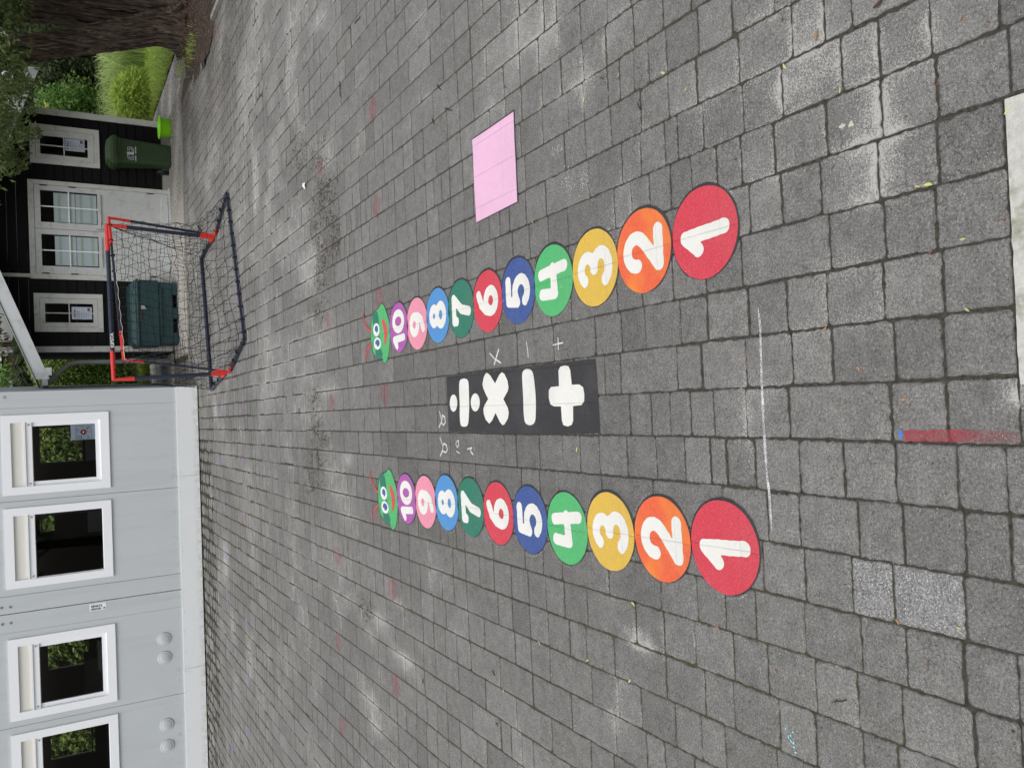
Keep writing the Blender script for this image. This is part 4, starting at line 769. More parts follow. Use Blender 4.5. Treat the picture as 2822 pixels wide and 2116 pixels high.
for _ in range(2600):
    px, py = random.uniform(-3, 3.4), random.gauss(7.0, .8)
    a = random.random()*6.28; l = random.uniform(.002, .007); z = .004
    mb.add([(px-l*math.cos(a), py-l*math.sin(a), z), (px+l*.4*math.sin(a), py-l*.4*math.cos(a), z), (px+l*math.cos(a), py+l*math.sin(a), z+.001), (px-l*.4*math.sin(a), py+l*.4*math.cos(a), z+.001)], [(0, 1, 2, 3)])
for _ in range(3000):
    px, py = random.uniform(3.9, 5.6), random.uniform(9.2, 13.5); a = random.random()*6.28; l = random.uniform(.004, .012); z = .006
    mb.add([(px-l*math.cos(a), py-l*math.sin(a), z), (px+l*.4*math.sin(a), py-l*.4*math.cos(a), z), (px+l*math.cos(a), py+l*math.sin(a), z+.004), (px-l*.4*math.sin(a), py+l*.4*math.cos(a), z+.001)], [(0, 1, 2, 3)])
tag(mb.out('leaf_litter', M['debris']), 'dark bits of leaf litter swept into a band across the paving', 'litter', kind='stuff')
# bird droppings
for (x, y, s, l) in ((.735, 1.485, 1, 'white heart-shaped bird dropping with a splash beside it'),):
    mb = MB(); fan(mb, wobble_circle(.0085, 16, .0016, 3, (-.0, 0)), .0030, 0); fan(mb, [(.004+.010*math.cos(a)*(.35 if k % 2 else 1)-.0, .030+.013*math.sin(a)*(.5 if k % 3 else 1)) for k, a in enumerate([i*.5236 for i in range(12)])], .0030, 0, (.004, .030))
    tag(mb.out('bird_dropping', simple('dried_dropping', (.52, .52, .44, 1), .8, .25, 200), loc=(x, y, 0)), l, 'bird dropping')
mb = MB(); mb.add([(-.03, -.01, .01), (.0, -.028, .022), (.035, -.008, .008), (.028, .022, .026), (-.012, .03, .01), (0, 0, .034)], [(0, 1, 5), (1, 2, 5), (2, 3, 5), (3, 4, 5), (4, 0, 5)])
tag(mb.out('paper_scrap', M['crumb'], loc=(2.00-.07, 6.98, 0)), 'crumpled scrap of white paper lying alone on the paving near the goals', 'litter')
# fallen leaves and twigs, each by itself
LW = dict(ye='yellow', YE='long yellow', br='brown', BR='large curled brown', rd='reddish', RD='large dark red', ta='pale tan', gr='green', **{'or': 'orange'})
LS = dict(ye=.013, YE=.021, br=.013, BR=.028, rd=.010, RD=.030, ta=.020, gr=.018, **{'or': .014})
PLACE = lambda x, y: ('close to the pale slab' if y < 1.35 and x > -.1 and x < .9 else 'between the two painted caterpillars' if -.45 < x < .4 and y < 5.3 else 'right of the pink rectangle' if x > .7 and 2 < y < 4 else 'beyond the painted caterpillars near the litter band' if y > 5.3 else
    'on the side with the cyan flakes' if x < -.6 else 'on the dusty pavers right of the caterpillars')
for i, (x, y, c) in enumerate(LEAVES):
    s = LS[c]*(.66 if y < 4 else 1.2); mb = MB(); n = 6; V = []; cu = random.uniform(.2, .6)
    for k in range(n+1):
        t = k/n; w = s*.32*math.sin(math.pi*min(1, t*1.02))**.8; z = s*cu*abs(t-.45)**1.3+.0015; b = .25*s*math.sin(t*2.5)
        V += [((t-.5)*2*s, b-w, z+w*.5), ((t-.5)*2*s, b, z), ((t-.5)*2*s, b+w, z+w*.4)]
    F = []
    for k in range(n): F += [(3*k, 3*k+3, 3*k+4, 3*k+1), (3*k+1, 3*k+4, 3*k+5, 3*k+2)]
    mb.add(V, F); o = mb.out('fallen_leaf', M['f_'+c], smooth=True, loc=(x, y, .003)); o.rotation_euler = (0, 0, random.random()*6.28)
    tag(o, 'small %s fallen leaf %s' % (LW[c], PLACE(x, y)), 'leaf', 'fallen leaves on the paving')
for i, (x, y, l) in enumerate(TWIGS):
    mb = MB(); P = [(-l/2, 0, .003), (-l*.15, l*.05, .004), (l*.15, -l*.02, .005), (l/2, l*.04, .003)]
    mb.tube(P, [.0016, .0020, .0018, .0009] if y < 4 else .0028, 5)
    if l > .05: mb.tube([(l*.1, 0, .005), (l*.25, l*.12, .008)], .0010 if y < 4 else .0018, 4)
    o = mb.out('twig', M['twig'], loc=(x, y, .002)); o.rotation_euler = (0, 0, random.uniform(-.9, .9)+(1.3 if i % 2 else .2))
    tag(o, 'thin dark twig %s' % PLACE(x, y), 'twig', 'twigs on the paving')

# ------------------------------------------------------------------ text
def text_part(name, s, size, mat, parent, loc, rot, ext=.0006, bold=0, sx=1.0, align='LEFT'):
    cu = bpy.data.curves.new(name, 'FONT'); cu.body = s; cu.size = size; cu.extrude = ext; cu.align_x = align; cu.offset = bold; cu.resolution_u = 3
    t = bpy.data.objects.new('t', cu); COL.objects.link(t); bpy.context.view_layer.update()
    me = bpy.data.meshes.new_from_object(t.evaluated_get(bpy.context.evaluated_depsgraph_get())); bpy.data.objects.remove(t)
    me.materials.clear(); me.materials.append(mat); o = bpy.data.objects.new(name, me); COL.objects.link(o); o.parent = parent; o.location = loc; o.rotation_euler = rot; o.scale = (sx, 1, 1); return o
RX = (math.pi/2, 0, 0)

# ------------------------------------------------------------------ grey site cabin
ang = math.atan2(-.27, 6.0)
cab = empty('site_cabin', (.385, 13.33, 0), ang, 'light grey steel site cabin with a row of white framed windows', 'cabin')
# local x runs from -L (far left) to 0 (corner by the passage), y into the cabin
WIN = [(.330, 1.455), (1.640, 2.774), (3.486, 4.644), (4.840, 5.985)]   # distance from the corner; outer trim
WZ0, WZ1 = 1.263, 2.618
LEN = 9.4
def sx_(s): return -s
def facade_panel(name, s0, s1, wins, y0=0.0, lab=None):
    mb = MB(); panel_with_holes(mb, -s1, -s0, .315, 2.90, [(-b+.06, -a-.06, WZ0+.06, WZ1-.06) for a, b in wins], y0, y0+.06)
    return mb.out(name, M['steel'], cab)
facade_panel('corner_post', 0, .232, [], -.004); facade_panel('wall_panel', .235, 1.542, [WIN[0]]); facade_panel('wall_panel', 1.548, 2.872, [WIN[1]])
facade_panel('corner_post', 2.877, 3.118, [], -.004); facade_panel('corner_post', 3.130, 3.392, [], -.004)
facade_panel('wall_panel', 3.396, 4.733, [WIN[2]]); facade_panel('wall_panel', 4.739, 6.10, [WIN[3]]); facade_panel('wall_panel', 6.105, LEN, [])
for s, w, y in ((.2335, .003, .012), (1.545, .006, .02), (2.8745, .005, .012), (3.124, .012, .05), (3.394, .004, .012), (4.736, .006, .02), (6.1025, .005, .02)): MB().box((-s-w, y, .315), (-s+w, .055, 2.9)).out('seam', M['dark'], cab)
mb = MB(); mb.box((-1.370, -.022, .018), (.004, 0, .327)); mb.out('skirt_board', M['skirt'], cab)
mb = MB(); mb.box((-4.36, -.020, .018), (-1.374, .002, .327)); mb.out('skirt_board', M['skirt'], cab)
mb = MB(); mb.box((-LEN, -.022, .018), (-4.364, 0, .329)); mb.out('skirt_board', M['skirt'], cab)
scr = MB().tube([(0, -.006, 0), (0, 0, 0)], .0055, 8).out('screw', M['zinc'], cab); scr.location = (-.06, -.020, .302)
for s_, z in [(v, .302+.006*math.sin(v*9)) for v in np.arange(.37, 6.2, .31)]+[(s_, z) for s_ in (1.33, 1.41, 4.32, 4.40) for z in (.25, .30)]:
    c = scr.copy(); COL.objects.link(c); c.parent = cab; c.location = (-s_, -.020, z)
shell = MB(); D_ = 6.1
shell.box((-LEN, .06, .20), (0, D_, .30), 1); shell.box((-LEN, .0, 2.9), (.03, D_+.05, 3.05), 0); shell.box((-.05, .062, .30), (0, D_, 2.9), 0)
shell.box((-LEN, .06, 0), (-.02, .1, .2), 1); shell.box((-.04, .1, 0), (-.0, D_, .2), 0)
shell.box((-LEN, .062, .30), (-LEN+.05, D_, 2.9), 0)
shell.out('shell', [M['steel'], M['int_floor']], cab)
mb = MB(); mb.box((-LEN+.06, .10, 2.62), (-.06, D_-.1, 2.66)); mb.out('ceiling', M['int_wall'], cab)
mb = MB(); panel_with_holes(mb, -LEN+.05, -.05, .3, 2.9, [(-1.62, -.84, 1.42, 2.24), (-3.05, -2.64, 1.44, 2.26), (-4.25, -3.80, 1.45, 2.26), (-5.95, -5.25, 1.44, 2.2), (-7.85, -7.2, 1.38, 2.2)], D_-.06, D_); mb.out('rear_wall', M['int_wall'], cab)
for a, b in ((-1.62, -.84), (-3.05, -2.64), (-4.25, -3.80), (-5.95, -5.25), (-7.85, -7.2)): MB().frame(a, b, 1.42, 2.25, .03, D_-.05, D_-.01).out('rear_window_frame', M['white_pvc'], cab)
for a, b, c in ((-1.80, -1.74, 4.2), (-3.15, -3.09, 5.2)): MB().box((a, .10, .3), (b, c, 2.6)).out('partition', M['dark'], cab)
def cabin_window(s0, s1, sash):
    w = empty('window', (0, 0, 0)); w.parent = cab
    x0, x1 = -s1, -s0
    MB().frame(x0, x1, WZ0, WZ1, (.11, .11, .115, .115), -.024, .045).out('window_frame', M['white_pvc'], w)
    gx0, gx1 = x0+.11, x1-.11
    MB().box((gx0, .004, 2.345), (gx1, .040, 2.503)).out('shutter_box', M['cream'], w)
    mb = MB(); mb.box((gx0, -.030, 2.325), (gx1, .038, 2.343)); mb.box((gx0, -.012, 2.245), (gx1, .038, 2.3245))
    mb.out('guide_rail', M['white_pvc'], w)
    for xx in (gx0+.035, gx1-.035): MB().tube([(xx, -.022, 2.285), (xx, -.012, 2.285)], .013, 10).tube([(xx, -.024, 2.285), (xx, -.022, 2.285)], .006, 8).out('screw', M['zinc'], w)
    if sash: MB().frame(gx0, gx1, 1.378, 2.244, (.06, .06, .065, .006), .010, .050).out('sash', M['white_pvc'], w); ins = .06; zb = 1.443
    else: MB().frame(gx0, gx1, 1.378, 2.244, (.008, .008, .008, .005), .020, .050).out('sash', M['white_pvc'], w); ins = .008; zb = 1.386
    mb = MB(); mb.add([(gx0+ins, .034, zb), (gx1-ins, .034, zb), (gx1-ins, .034, 2.239), (gx0+ins, .034, 2.239)], [(0, 1, 2, 3)]); mb.out('pane', M['glass'], w)
for i, (a, b) in enumerate(WIN): cabin_window(a, b, i in (0, 2))
for s in (3.845, 4.134, 5.169, 5.499):
    prof = [(.100, 0), (.100, -.006), (.094, -.013), (.086, -.016), (.080, -.012), (.074, -.018), (.050, -.024), (.02, -.028), (0, -.029)]
    V = []; F = []; n = 40
    for (r, y) in prof[:-1]:
        for j in range(n): a = 2*math.pi*j/n; V.append((r*math.cos(a), y, r*math.sin(a)))
    V.append((0, prof[-1][1], 0)); k = len(prof)-1
    for i in range(k-1):
        for j in range(n): F.append((i*n+j, i*n+(j+1) % n, (i+1)*n+(j+1) % n, (i+1)*n+j))
    for j in range(n): F.append(((k-1)*n+j, (k-1)*n+(j+1) % n, len(V)-1))
    mesh_obj('vent_cap', V, F, M['steel'], cab, smooth=True, loc=(-s, -.0005, .595))
for s, z in ((3.019, 2.677), (3.023, 2.572), (3.251, 2.674), (3.249, 2.572)): MB().tube([(-s, -.0065, z), (-s, -.004, z)], .020, 14).out('plugged_hole', simple('dull_grey_plug', (.20, .21, .21, 1), .7), cab)
MB().tube([(-.075, -.014, 2.567), (-.075, -.004, 2.567)], .018, 12).out('plugged_hole', M['zinc'], cab)
lab = MB().box((-3.252, -.0065, 1.375), (-3.150, -.0042, 1.590), bev=0).out('id_label', M['letter'], cab)
num = text_part('number', '884692', .050, M['ink'], lab, (-3.203, -.0072, 1.572), (0, 0, 0), .0003, .0012)
num.rotation_euler = Matrix(((0, 1, 0), (0, 0, -1), (-1, 0, 0))).to_euler()
mb = MB(); z = 1.575; rr = random.Random(2)
while z > 1.44: w = rr.choice((.002, .004, .006)); mb.box((-3.243, -.0075, z-w), (-3.214, -.0066, z)); z -= w+rr.choice((.002, .004))
mb.box((-3.240, -.0075, 1.388), (-3.216, -.0066, 1.412)); mb.out('barcode', M['ink'], lab)
# ground weeds along the skirt
def toC(s, y, z=0): c, n = math.cos(ang), math.sin(ang); return (.385-s*c-y*n, 13.33-s*n+y*c, z)
for s in (.35, 2.95, 5.05, 5.40, 7.35):
    tag(blades('weed', [toC(s+random.gauss(0, .02), -.035-abs(random.gauss(0, .015))) for _ in range(12)], .09, .003, .9, M['l_grass']), 'small green weed at the foot of the grey cabin skirt', 'weed', 'weeds along the cabin')
# cabin contents
for s_, y_, w_, d_, h_, l_ in ((3.75, 3.2, .9, .5, 1.5, 'tall grey cupboard inside the third cabin window'), (4.35, 1.6, .5, .5, 1.15, 'low grey cupboard inside the third cabin window'), (2.45, 4.6, .8, .5, 1.7, 'tall grey cupboard inside the second cabin window'), (5.5, 3.6, 1.0, .5, 1.3, 'grey cupboard inside the fourth cabin window')):
    cu = empty('cupboard', toC(s_, y_, .30), ang, l_, 'cupboard'); MB().box((-w_/2, -d_/2, 0), (w_/2, d_/2, h_), bev=.01).out('carcass', M['int_wall'], cu)
    for k in (-1, 1): MB().box((min(k*.01, k*(w_/2-.01)), -d_/2-.018, .06), (max(k*.01, k*(w_/2-.01)), -d_/2-.001, h_-.02)).out('door', M['int_wall'], cu)
nd = empty('notice', toC(.618, .042, 1.6), ang, 'white instruction poster with a round red emblem in the cabin window', 'notice')
MB().box((-.113, -.002, -.160), (.113, 0, .160)).out('sheet', simple('bluish_paper', (.60, .68, .80, 1), .6, .02), nd)
mb = MB(); mb.frame(-.103, .100, -.11, .097, .004, -.004, -.002); mb.box((-.099, -.004, -.007), (-.04, -.002, -.003)); mb.box((.03, -.004, -.007), (.096, -.002, -.003)); mb.box((-.004, -.004, .03), (0, -.002, .093)); mb.box((-.004, -.004, -.106), (0, -.002, -.04)); mb.out('border', M['inkg'], nd)
mb = MB(); mb.tube([(0, -.0055, -.005), (0, -.002, -.005)], .042, 28, 1); mb.tube([(0, -.008, -.005), (0, -.0055, -.005)], .030, 24, 0); mb.tube([(.0, -.0095, -.005), (0, -.008, -.005)], .008, 8, 2)
mb.out('emblem', [M['ink_red'], simple('grey_red_ring', (.32, .16, .17, 1)), M['letter']], nd)
for (tx, tz, s, sz) in ((.055, .012, '1 m', .022), (-.095, .02, 'KRAP', .020), (.05, -.086, '2 x', .024), (-.092, -.075, '3 x', .024)): text_part('caption', s, sz, M['ink'], nd, (tx, -.0045, tz), RX, .0003, .0006)
mb = MB()
for (a, b, c, d) in ((-.094, .045, -.03, .09), (.012, .05, .07, .09), (.012, -.06, .09, -.04), (-.09, -.055, -.03, -.045)):
    for q in range(int((d-b)/.012)+1): mb.box((a, -.0038, b+q*.012), (c-random.random()*.015, -.0021, b+q*.012+.005))
mb.box((.05, -.0038, -.064), (.064, -.0021, -.046)); mb.out('print', M['inkg'], nd)
def desk(s, y, w, label):
    r = empty('desk', toC(s, y, .30), ang, label, 'desk'); MB().box((-w/2, -.35, .70), (w/2, .35, .73)).out('desk_top', simple('brown_desk', (.10, .06, .035, 1), .5), r)
    for a in (-1, 1):
        for b in (-1, 1): MB().box((a*(w/2-.05)-.02, b*.3-.02, 0), (a*(w/2-.05)+.02, b*.3+.02, .70)).out('leg', M['black'], r)
def monitor(s, y, rz, label):
    r = empty('monitor', toC(s, y, 1.03), ang+rz, label, 'monitor', 'monitors on the desks in the cabin'); MB().box((-.27, -.02, .18), (.27, .02, .52), bev=.006).out('screen', M['black'], r)
    MB().tube([(0, 0, .03), (0, 0, .20)], .02, 8).out('stand', M['black'], r); MB().box((-.12, -.09, 0), (.12, .09, .03), bev=.005).out('foot', M['black'], r)
desk(.9, 1.1, 1.2, 'brown desk inside the cabin behind the window with the poster'); desk(2.25, 1.1, 1.2, 'brown desk inside the cabin behind the second window')
monitor(.86, .95, .1, 'black monitor behind the cabin window with the poster'); monitor(1.98, .9, -.1, 'black monitor behind the second cabin window')

# ------------------------------------------------------------------ black shed
SY = 15.75
shed = empty('shed', (0, 0, 0), 0, 'black weatherboard shed with white double doors and white trim', 'shed'); shed.location = (3.19, SY, 0)
def P_(x0, y0, z0, x1, y1, z1): return (x0-3.19, y0-SY, z0), (x1-3.19, y1-SY, z1)
DX0, DX1, DZ1 = 2.352, 4.035, 2.235
W1 = (4.323, 4.993, 1.131, 2.185); W2 = (1.452, 2.107, 1.160, 2.198)
mb = MB()
z = .13; k = 0
def solid_intervals(z0, z1):
    cuts = []
    if z0 < DZ1-.02: cuts.append((DX0+.02, DX1-.02))
    for w in (W1, W2):
        if z0 >= w[2]-.001 and z1 <= w[3]+.08 and z0 < w[3]-.03: cuts.append((w[0]+.03, w[1]-.03))
    L_ = 1.13; out = []
    for a, b in sorted(cuts): out.append((L_, a)); L_ = b
    out.append((L_, 5.25)); return out
zs = sorted(set([.13+.1425*i for i in range(20)]+[]))
zs = [z for z in zs if z < 2.95]
def zsplit(a, b):
    c = [a]
    for w in (DZ1-.02, W1[2], W1[3]-.03, W2[2], W2[3]-.03):
        if a < w < b: c.append(w)
    return sorted(c)+[b]
for za, zb in zip(zs, zs[1:]):
    seq = zsplit(za, zb)
    for a, b in zip(seq, seq[1:]):
        mid = (a+b)/2; half = (2.94-mid)/.364
        for x0, x1 in solid_intervals(a, b):
            if mid < DZ1-.02 or True:
                cut = x0, x1
                if any(0 for _ in ()): pass
            x0 = max(x0, 3.19-half-.15); x1 = min(x1, 3.19+half+.15)
            if x1-x0 < .02: continue
            ta = (a-za)/(zb-za); tb = (b-za)/(zb-za); ya = SY-.018+.014*ta; yb = SY-.018+.014*tb
            mb.hexa([(x0-3.19, ya-SY, a), (x1-3.19, ya-SY, a), (x1-3.19, .03, a), (x0-3.19, .03, a)], [(x0-3.19, yb-SY, b-.0015), (x1-3.19, yb-SY, b-.0015), (x1-3.19, .03, b-.0015), (x0-3.19, .03, b-.0015)])
mb.out('cladding', M['boards'], shed)
mb = MB(); mb.box(*P_(1.14, 15.79, .1, 1.17, 18.2, 2.3)); mb.out('side_wall', M['side_boards'], shed)
mb = MB(); mb.box(*P_(5.21, 15.79, .1, 5.24, 18.2, 2.3)); mb.box(*P_(1.2, 18.2, .1, 5.2, 18.23, 2.3)); mb.out('side_wall', M['side_boards'], shed)
mb = MB(); mb.box(*P_(1.18, 15.80, .08, 5.20, 18.15, .12)); mb.out('floor', M['dark'], shed)
for a, b in ((1.105, 1.205), (5.17, 5.275)): MB().box(*P_(a, SY-.035, .05, b, SY+.06, 2.22)).out('corner_trim', M['white_wood'], shed)
for a, b in ((1.12, 2.35), (4.04, 5.26)): MB().box(*P_(a, SY-.01, .0, b, SY+.02, .13)).out('plinth', simple('grey_plinth', (.30, .29, .26, 1), .8), shed)
MB().box(*P_(DX0-.02, SY-.05, .0, DX1+.03, SY-.0, .035)).out('threshold', M['white_fascia'], shed)
mb = MB(); mb.frame(DX0-3.19, DX1-3.19, .036, DZ1, (.085, .075, .001, .085), -.032, .03); mb.out('door_frame', M['white_wood'], shed)
MB().box(*P_(2.372, SY-.030, 2.237, 2.432, SY-.002, 2.80)).out('trim_strip', M['white_wood'], shed)
def leafdoor(x0, x1, hinge_left, gl):
    d = empty('door', ((x0+x1)/2-3.19, 0, 0)); d.parent = shed; c = (x0+x1)/2; h = (x1-x0)/2
    g0, g1 = gl[0]-c, gl[1]-c
    mb = MB(); y0, y1 = -.024, .02
    mb.box((-h, y0, .045), (g0, y1, 2.145)); mb.box((g1, y0, .045), (h, y1, 2.145)); mb.box((g0, y0, 2.055), (g1, y1, 2.145)); mb.box((g0, y0, 1.140), (g1, y1, 1.192)); mb.box((g0, y0, .045), (g1, y1, .152))
    mb.out('door_leaf', M['door_white'], d)
    mb = MB(); n = 26
    for k in range(n):
        za = .165+(1.127-.165)*k/n; zb = .165+(1.127-.165)*(k+1)/n; mb.box((g0+.014, -.006 if k % 2 else -.0045, za), (g1-.014, .012, zb-.002))
    mb.frame(g0, g1, .152, 1.140, .014, -.016, .014); mb.out('door_panel', M['door_white'], d)
    mb = MB(); mb.add([(g0, .006, 1.192), (g1, .006, 1.192), (g1, .006, 2.055), (g0, .006, 2.055)], [(0, 1, 2, 3)]); mb.out('pane', M['glass_dark'], d)
    m = (g0+g1)/2
    MB().box((m-.010, -.006, 1.192), (m+.010, .003, 1.622)).box((m-.010, -.006, 1.642), (m+.010, .003, 2.055)).box((g0, -.0065, 1.6225), (g1, .003, 1.6415)).out('muntin', M['white_pvc'], d)
    hx = -h+.006 if hinge_left else h-.006
    for z in (.28, 1.52, 1.95): MB().tube([(hx, -.034, z), (hx, -.034, z+.11)], .010, 8).out('hinge', M['black'], d)
    return d
ld = leafdoor(2.442, 3.205, True, (2.576, 3.118)); rd = leafdoor(3.212, 3.955, False, (3.324, 3.870))
hb = MB(); hb.box((-.355, -.034, 1.02), (-.330, -.024, 1.22)); hb.tube([(-.342, -.034, 1.155), (-.342, -.07, 1.155), (-.22, -.07, 1.15)], .009, 8); hb.out('handle', M['zinc'], rd)
def shed_window(w, g):
    r = empty('window', (0, 0, 0)); r.parent = shed; x0, x1, z0, z1 = w[0]-3.19, w[1]-3.19, w[2], w[3]; g0, g1, h0, h1 = g[0]-3.19, g[1]-3.19, g[2], g[3]
    mb = MB(); mb.frame(x0, x1, z0, z1, .082, -.036, .02); mb.frame(x0+.086, x1-.086, z0+.086, z1-.086, (g0-x0-.086, x1-.086-g1, h0-z0-.086, z1-.086-h1), -.026, .02); mb.out('window_frame', M['white_wood'], r)
    mb = MB(); mb.add([(g0, .004, h0), (g1, .004, h0), (g1, .004, h1), (g0, .004, h1)], [(0, 1, 2, 3)]); mb.out('pane', M['glass_dark'], r)
    m = (g0+g1)/2; zc = (h0+h1)/2+.004
    MB().box((m-.009, -.012, h0), (m+.009, .002, zc-.009)).box((m-.009, -.012, zc+.009), (m+.009, .002, h1)).box((g0, -.013, zc-.0088), (g1, .002, zc+.0088)).out('muntin', M['white_wood'], r)
shed_window(W1, (4.486, 4.809, 1.313, 2.031)); shed_window(W2, (1.612, 1.939, 1.312, 2.036))
mb = MB()
for sg in (-1, 1):
    # roof slope slabs with the verge projecting .55 m to the front
    xe = sg*2.62; ze = 2.94-.364*2.62+.20; zp = 2.94+.22
    B = [(0, -.55, zp-.03), (xe, -.55, ze-.03), (xe, 2.7, ze-.03), (0, 2.7, zp-.03)]; T = [(a, b, c+.03) for a, b, c in B]
    if sg < 0: B = [B[1], B[0], B[3], B[2]]; T = [T[1], T[0], T[3], T[2]]
    mb.hexa(B, T)
mb.out('roof', simple('dark_roof_felt', (.05, .05, .052, 1), .9), shed)
mb = MB()
for sg in (-1, 1):
    x0, x1 = (0, 2.56) if sg > 0 else (-2.56, 0)
    lo = lambda x: 2.935-.364*abs(x); up = lambda x: lo(x)+.195
    B = [(x0, -.575, lo(x0)), (x1, -.575, lo(x1)), (x1, -.551, lo(x1)), (x0, -.551, lo(x0))]; T = [(x0, -.575, up(x0)), (x1, -.575, up(x1)), (x1, -.551, up(x1)), (x0, -.551, up(x0))]
    mb.hexa(B, T)
mb.out('bargeboard', M['white_fascia'], shed)
MB().hexa([(-2.62, -.59, 2.185), (0, -.59, 3.145), (0, -.54, 3.145), (-2.62, -.54, 2.185)], [(-2.62, -.59, 2.20), (0, -.59, 3.16), (0, -.54, 3.16), (-2.62, -.54, 2.20)]).out('verge_trim', M['zinc'], shed)
MB().box((-2.50, -.574, 1.97), (-2.37, .02, 2.06)).out('eaves_box', M['white_fascia'], shed)
MB().box((-2.66, -.57, 2.03), (-2.56, 2.7, 2.11)).out('gutter', M['zinc'], shed)
MB().tube([(-2.60, -.42, 2.06), (-2.58, -.42, 1.99), (-2.50, -.30, 1.93), (-2.31, -.10, 1.72), (-2.27, -.06, 1.62), (-2.262, -.05, 1.5), (-2.26, -.05, .1)], .040, 12).out('downpipe', M['galv'], shed, smooth=False)
def notice(x, z, w, h, title, sub, label, tsx):
    r = empty('notice', (x, SY+.012, z), 0, label, 'notice', None); r.location = (x, SY+.011, z)
    MB().box((0, -.001, 0), (w, .001, h)).out('sheet', M['paper'], r)
    MB().frame(.015, w-.015, .015, h-.015, .002, -.003, -.001).out('border', M['inkg'], r)
    text_part('title', title, .040, M['ink'], r, (.030, -.0025, h-.060), RX, .0003, .0010, tsx)
    mb = MB(); rr = random.Random(len(title))
    for q in range(7):
        zz = h-.085-q*.028
        L = rr.uniform(.6, .95)*(w-.06)*(1 if q < 4 else .8); mb.box((.03, -.0028, zz-.010 if q == 0 else zz-.005), (.03+L, -.0011, zz))
    mb.out('print', M['inkg'], r)
    mb = MB(); mb.box((w-.068, -.003, .028), (w-.022, -.0012, .068)); mb.out('picture', simple('dark_photo_print', (.03, .012, .018, 1)), r); mb = MB().box((w-.052, -.0036, .036), (w-.038, -.0031, .060)); mb.out('picture_spot', simple('pale_pink_print', (.5, .35, .38, 1)), r)
notice(4.592, 1.357, .212, .305, 'REGELS', '', 'white REGELS notice inside the shed window above the green wheelie bin', 1.0)
notice(1.672, 1.332, .216, .308, 'AFSPRAKEN', '', 'white AFSPRAKEN notice inside the shed window behind the goals', .66)
for (x0, x1, wl) in ((2.60, 3.10, 'left'), (3.34, 3.845, 'right')):
    for (z0, z1, wh) in ((1.535, 1.858, 'upper'), (1.205, 1.528, 'lower')):
        o = MB().box((0, 0, 0), (x1-x0, .002, z1-z0)).out('taped_sheet', M['sheet'], loc=(x0, SY+.016, z0)); tag(o, '%s pale sheet taped inside the %s shed door' % (wh, 'handle side' if wl == 'right' else 'left'), 'sheet', 'pale sheets behind the shed door glass')
        MB().box((.01, -.0012, .05), (x1-x0-.01, -.0004, .10)).box((.01, -.0012, .22), (x1-x0-.01, -.0004, .26)).out('print', M['sheet_b'], o)
rk = MB()
for z in (.5, 1.0, 1.5, 2.0): rk.box((-1.8, -.2, z), (1.8, .2, z+.03))
for x in (-1.8, -.6, .6, 1.76): rk.box((x, -.2, .13), (x+.04, -.16, 2.1))
tag(rk.out('storage_rack', simple('dim_rack', (.10, .09, .08, 1)), loc=(3.19, 17.6, 0)), 'dim storage rack seen through the shed windows', 'rack')

# ------------------------------------------------------------------ things by the shed
wb = empty('wheelie_bin', (4.56, 15.30, .012), 0, 'dark green wheelie bin with a pale emblem against the black shed', 'wheelie bin')
mb = MB(); B = [(-.175, 0, .02), (.170, 0, .02), (.19, .30, .02), (-.195, .30, .02)]; lv = [(0, .175, .0, .30, .015), (.25, .183, -.008, .33, .02), (.60, .197, -.02, .38, .02), (.85, .213, -.028, .41, .02), (.878, .215, -.03, .42, .02)]
for (z0, w0, f0, b0, _), (z1, w1, f1, b1, _) in zip(lv, lv[1:]):
    mb.hexa([(-w0, f0, z0), (w0, f0, z0), (w0, b0, z0), (-w0, b0, z0)], [(-w1, f1, z1), (w1, f1, z1), (w1, b1, z1), (-w1, b1, z1)])
bm = bmesh.new()
V = []; n = 24
def rrect(w, f, b, r):
    out = []
    for (x, y, a0) in ((-w+r, f+r, math.pi), (w-r, f+r, 1.5*math.pi), (w-r, b-r, 0), (-w+r, b-r, .5*math.pi)):
        for j in range(6): a = a0+j/5*math.pi/2; out.append((x+r*math.cos(a), y+r*math.sin(a)))
    return out
V = []; F = []
for (z, w, f, b, r) in [(0, .168, .004, .30, .03), (.02, .175, 0, .31, .035), (.30, .184, -.010, .35, .035), (.60, .198, -.022, .39, .035), (.80, .208, -.030, .42, .035), (.815, .216, -.040, .43, .035), (.875, .219, -.042, .435, .035), (.878, .19, -.01, .40, .03)]:
    V += [(x, y, z) for x, y in rrect(w, f, b, r)]
for i in range(7):
    for j in range(n): F.append((i*n+j, i*n+(j+1) % n, (i+1)*n+(j+1) % n, (i+1)*n+j))
F.append(tuple(reversed(range(n)))); F.append(tuple(7*n+j for j in range(n)))
mesh_obj('body', V, F, M['green_bin'], wb, smooth=False)
V = []; F = []
prof = [(.872, .236, -.066, .445, .02), (.935, .239, -.070, .448, .02), (.940, .226, -.055, .44, .03), (.975, .220, -.045, .435, .03), (.985, .200, -.03, .42, .04), (1.030, .175, .02, .40, .05), (1.040, .10, .10, .32, .05)]
for (z, w, f, b, r) in prof: V += [(x, y, z) for x, y in rrect(w, f, b, r)]
for i in range(len(prof)-1):
    for j in range(n): F.append((i*n+j, i*n+(j+1) % n, (i+1)*n+(j+1) % n, (i+1)*n+j))
F.append(tuple(reversed(range(n)))); F.append(tuple((len(prof)-1)*n+j for j in range(n)))
lid = mesh_obj('lid', V, F, M['bin_lid'], wb)
MB().box((-.12, -.100, .885), (.12, -.062, .905), bev=.006).box((-.12, -.100, .9055), (-.095, -.062, .935)).box((.095, -.100, .9055), (.12, -.062, .935)).out('lid_handle', M['bin_lid'], lid)
MB().box((-.06, -.03, .968), (.04, .0, .985)).out('sticker', M['logo'], lid)
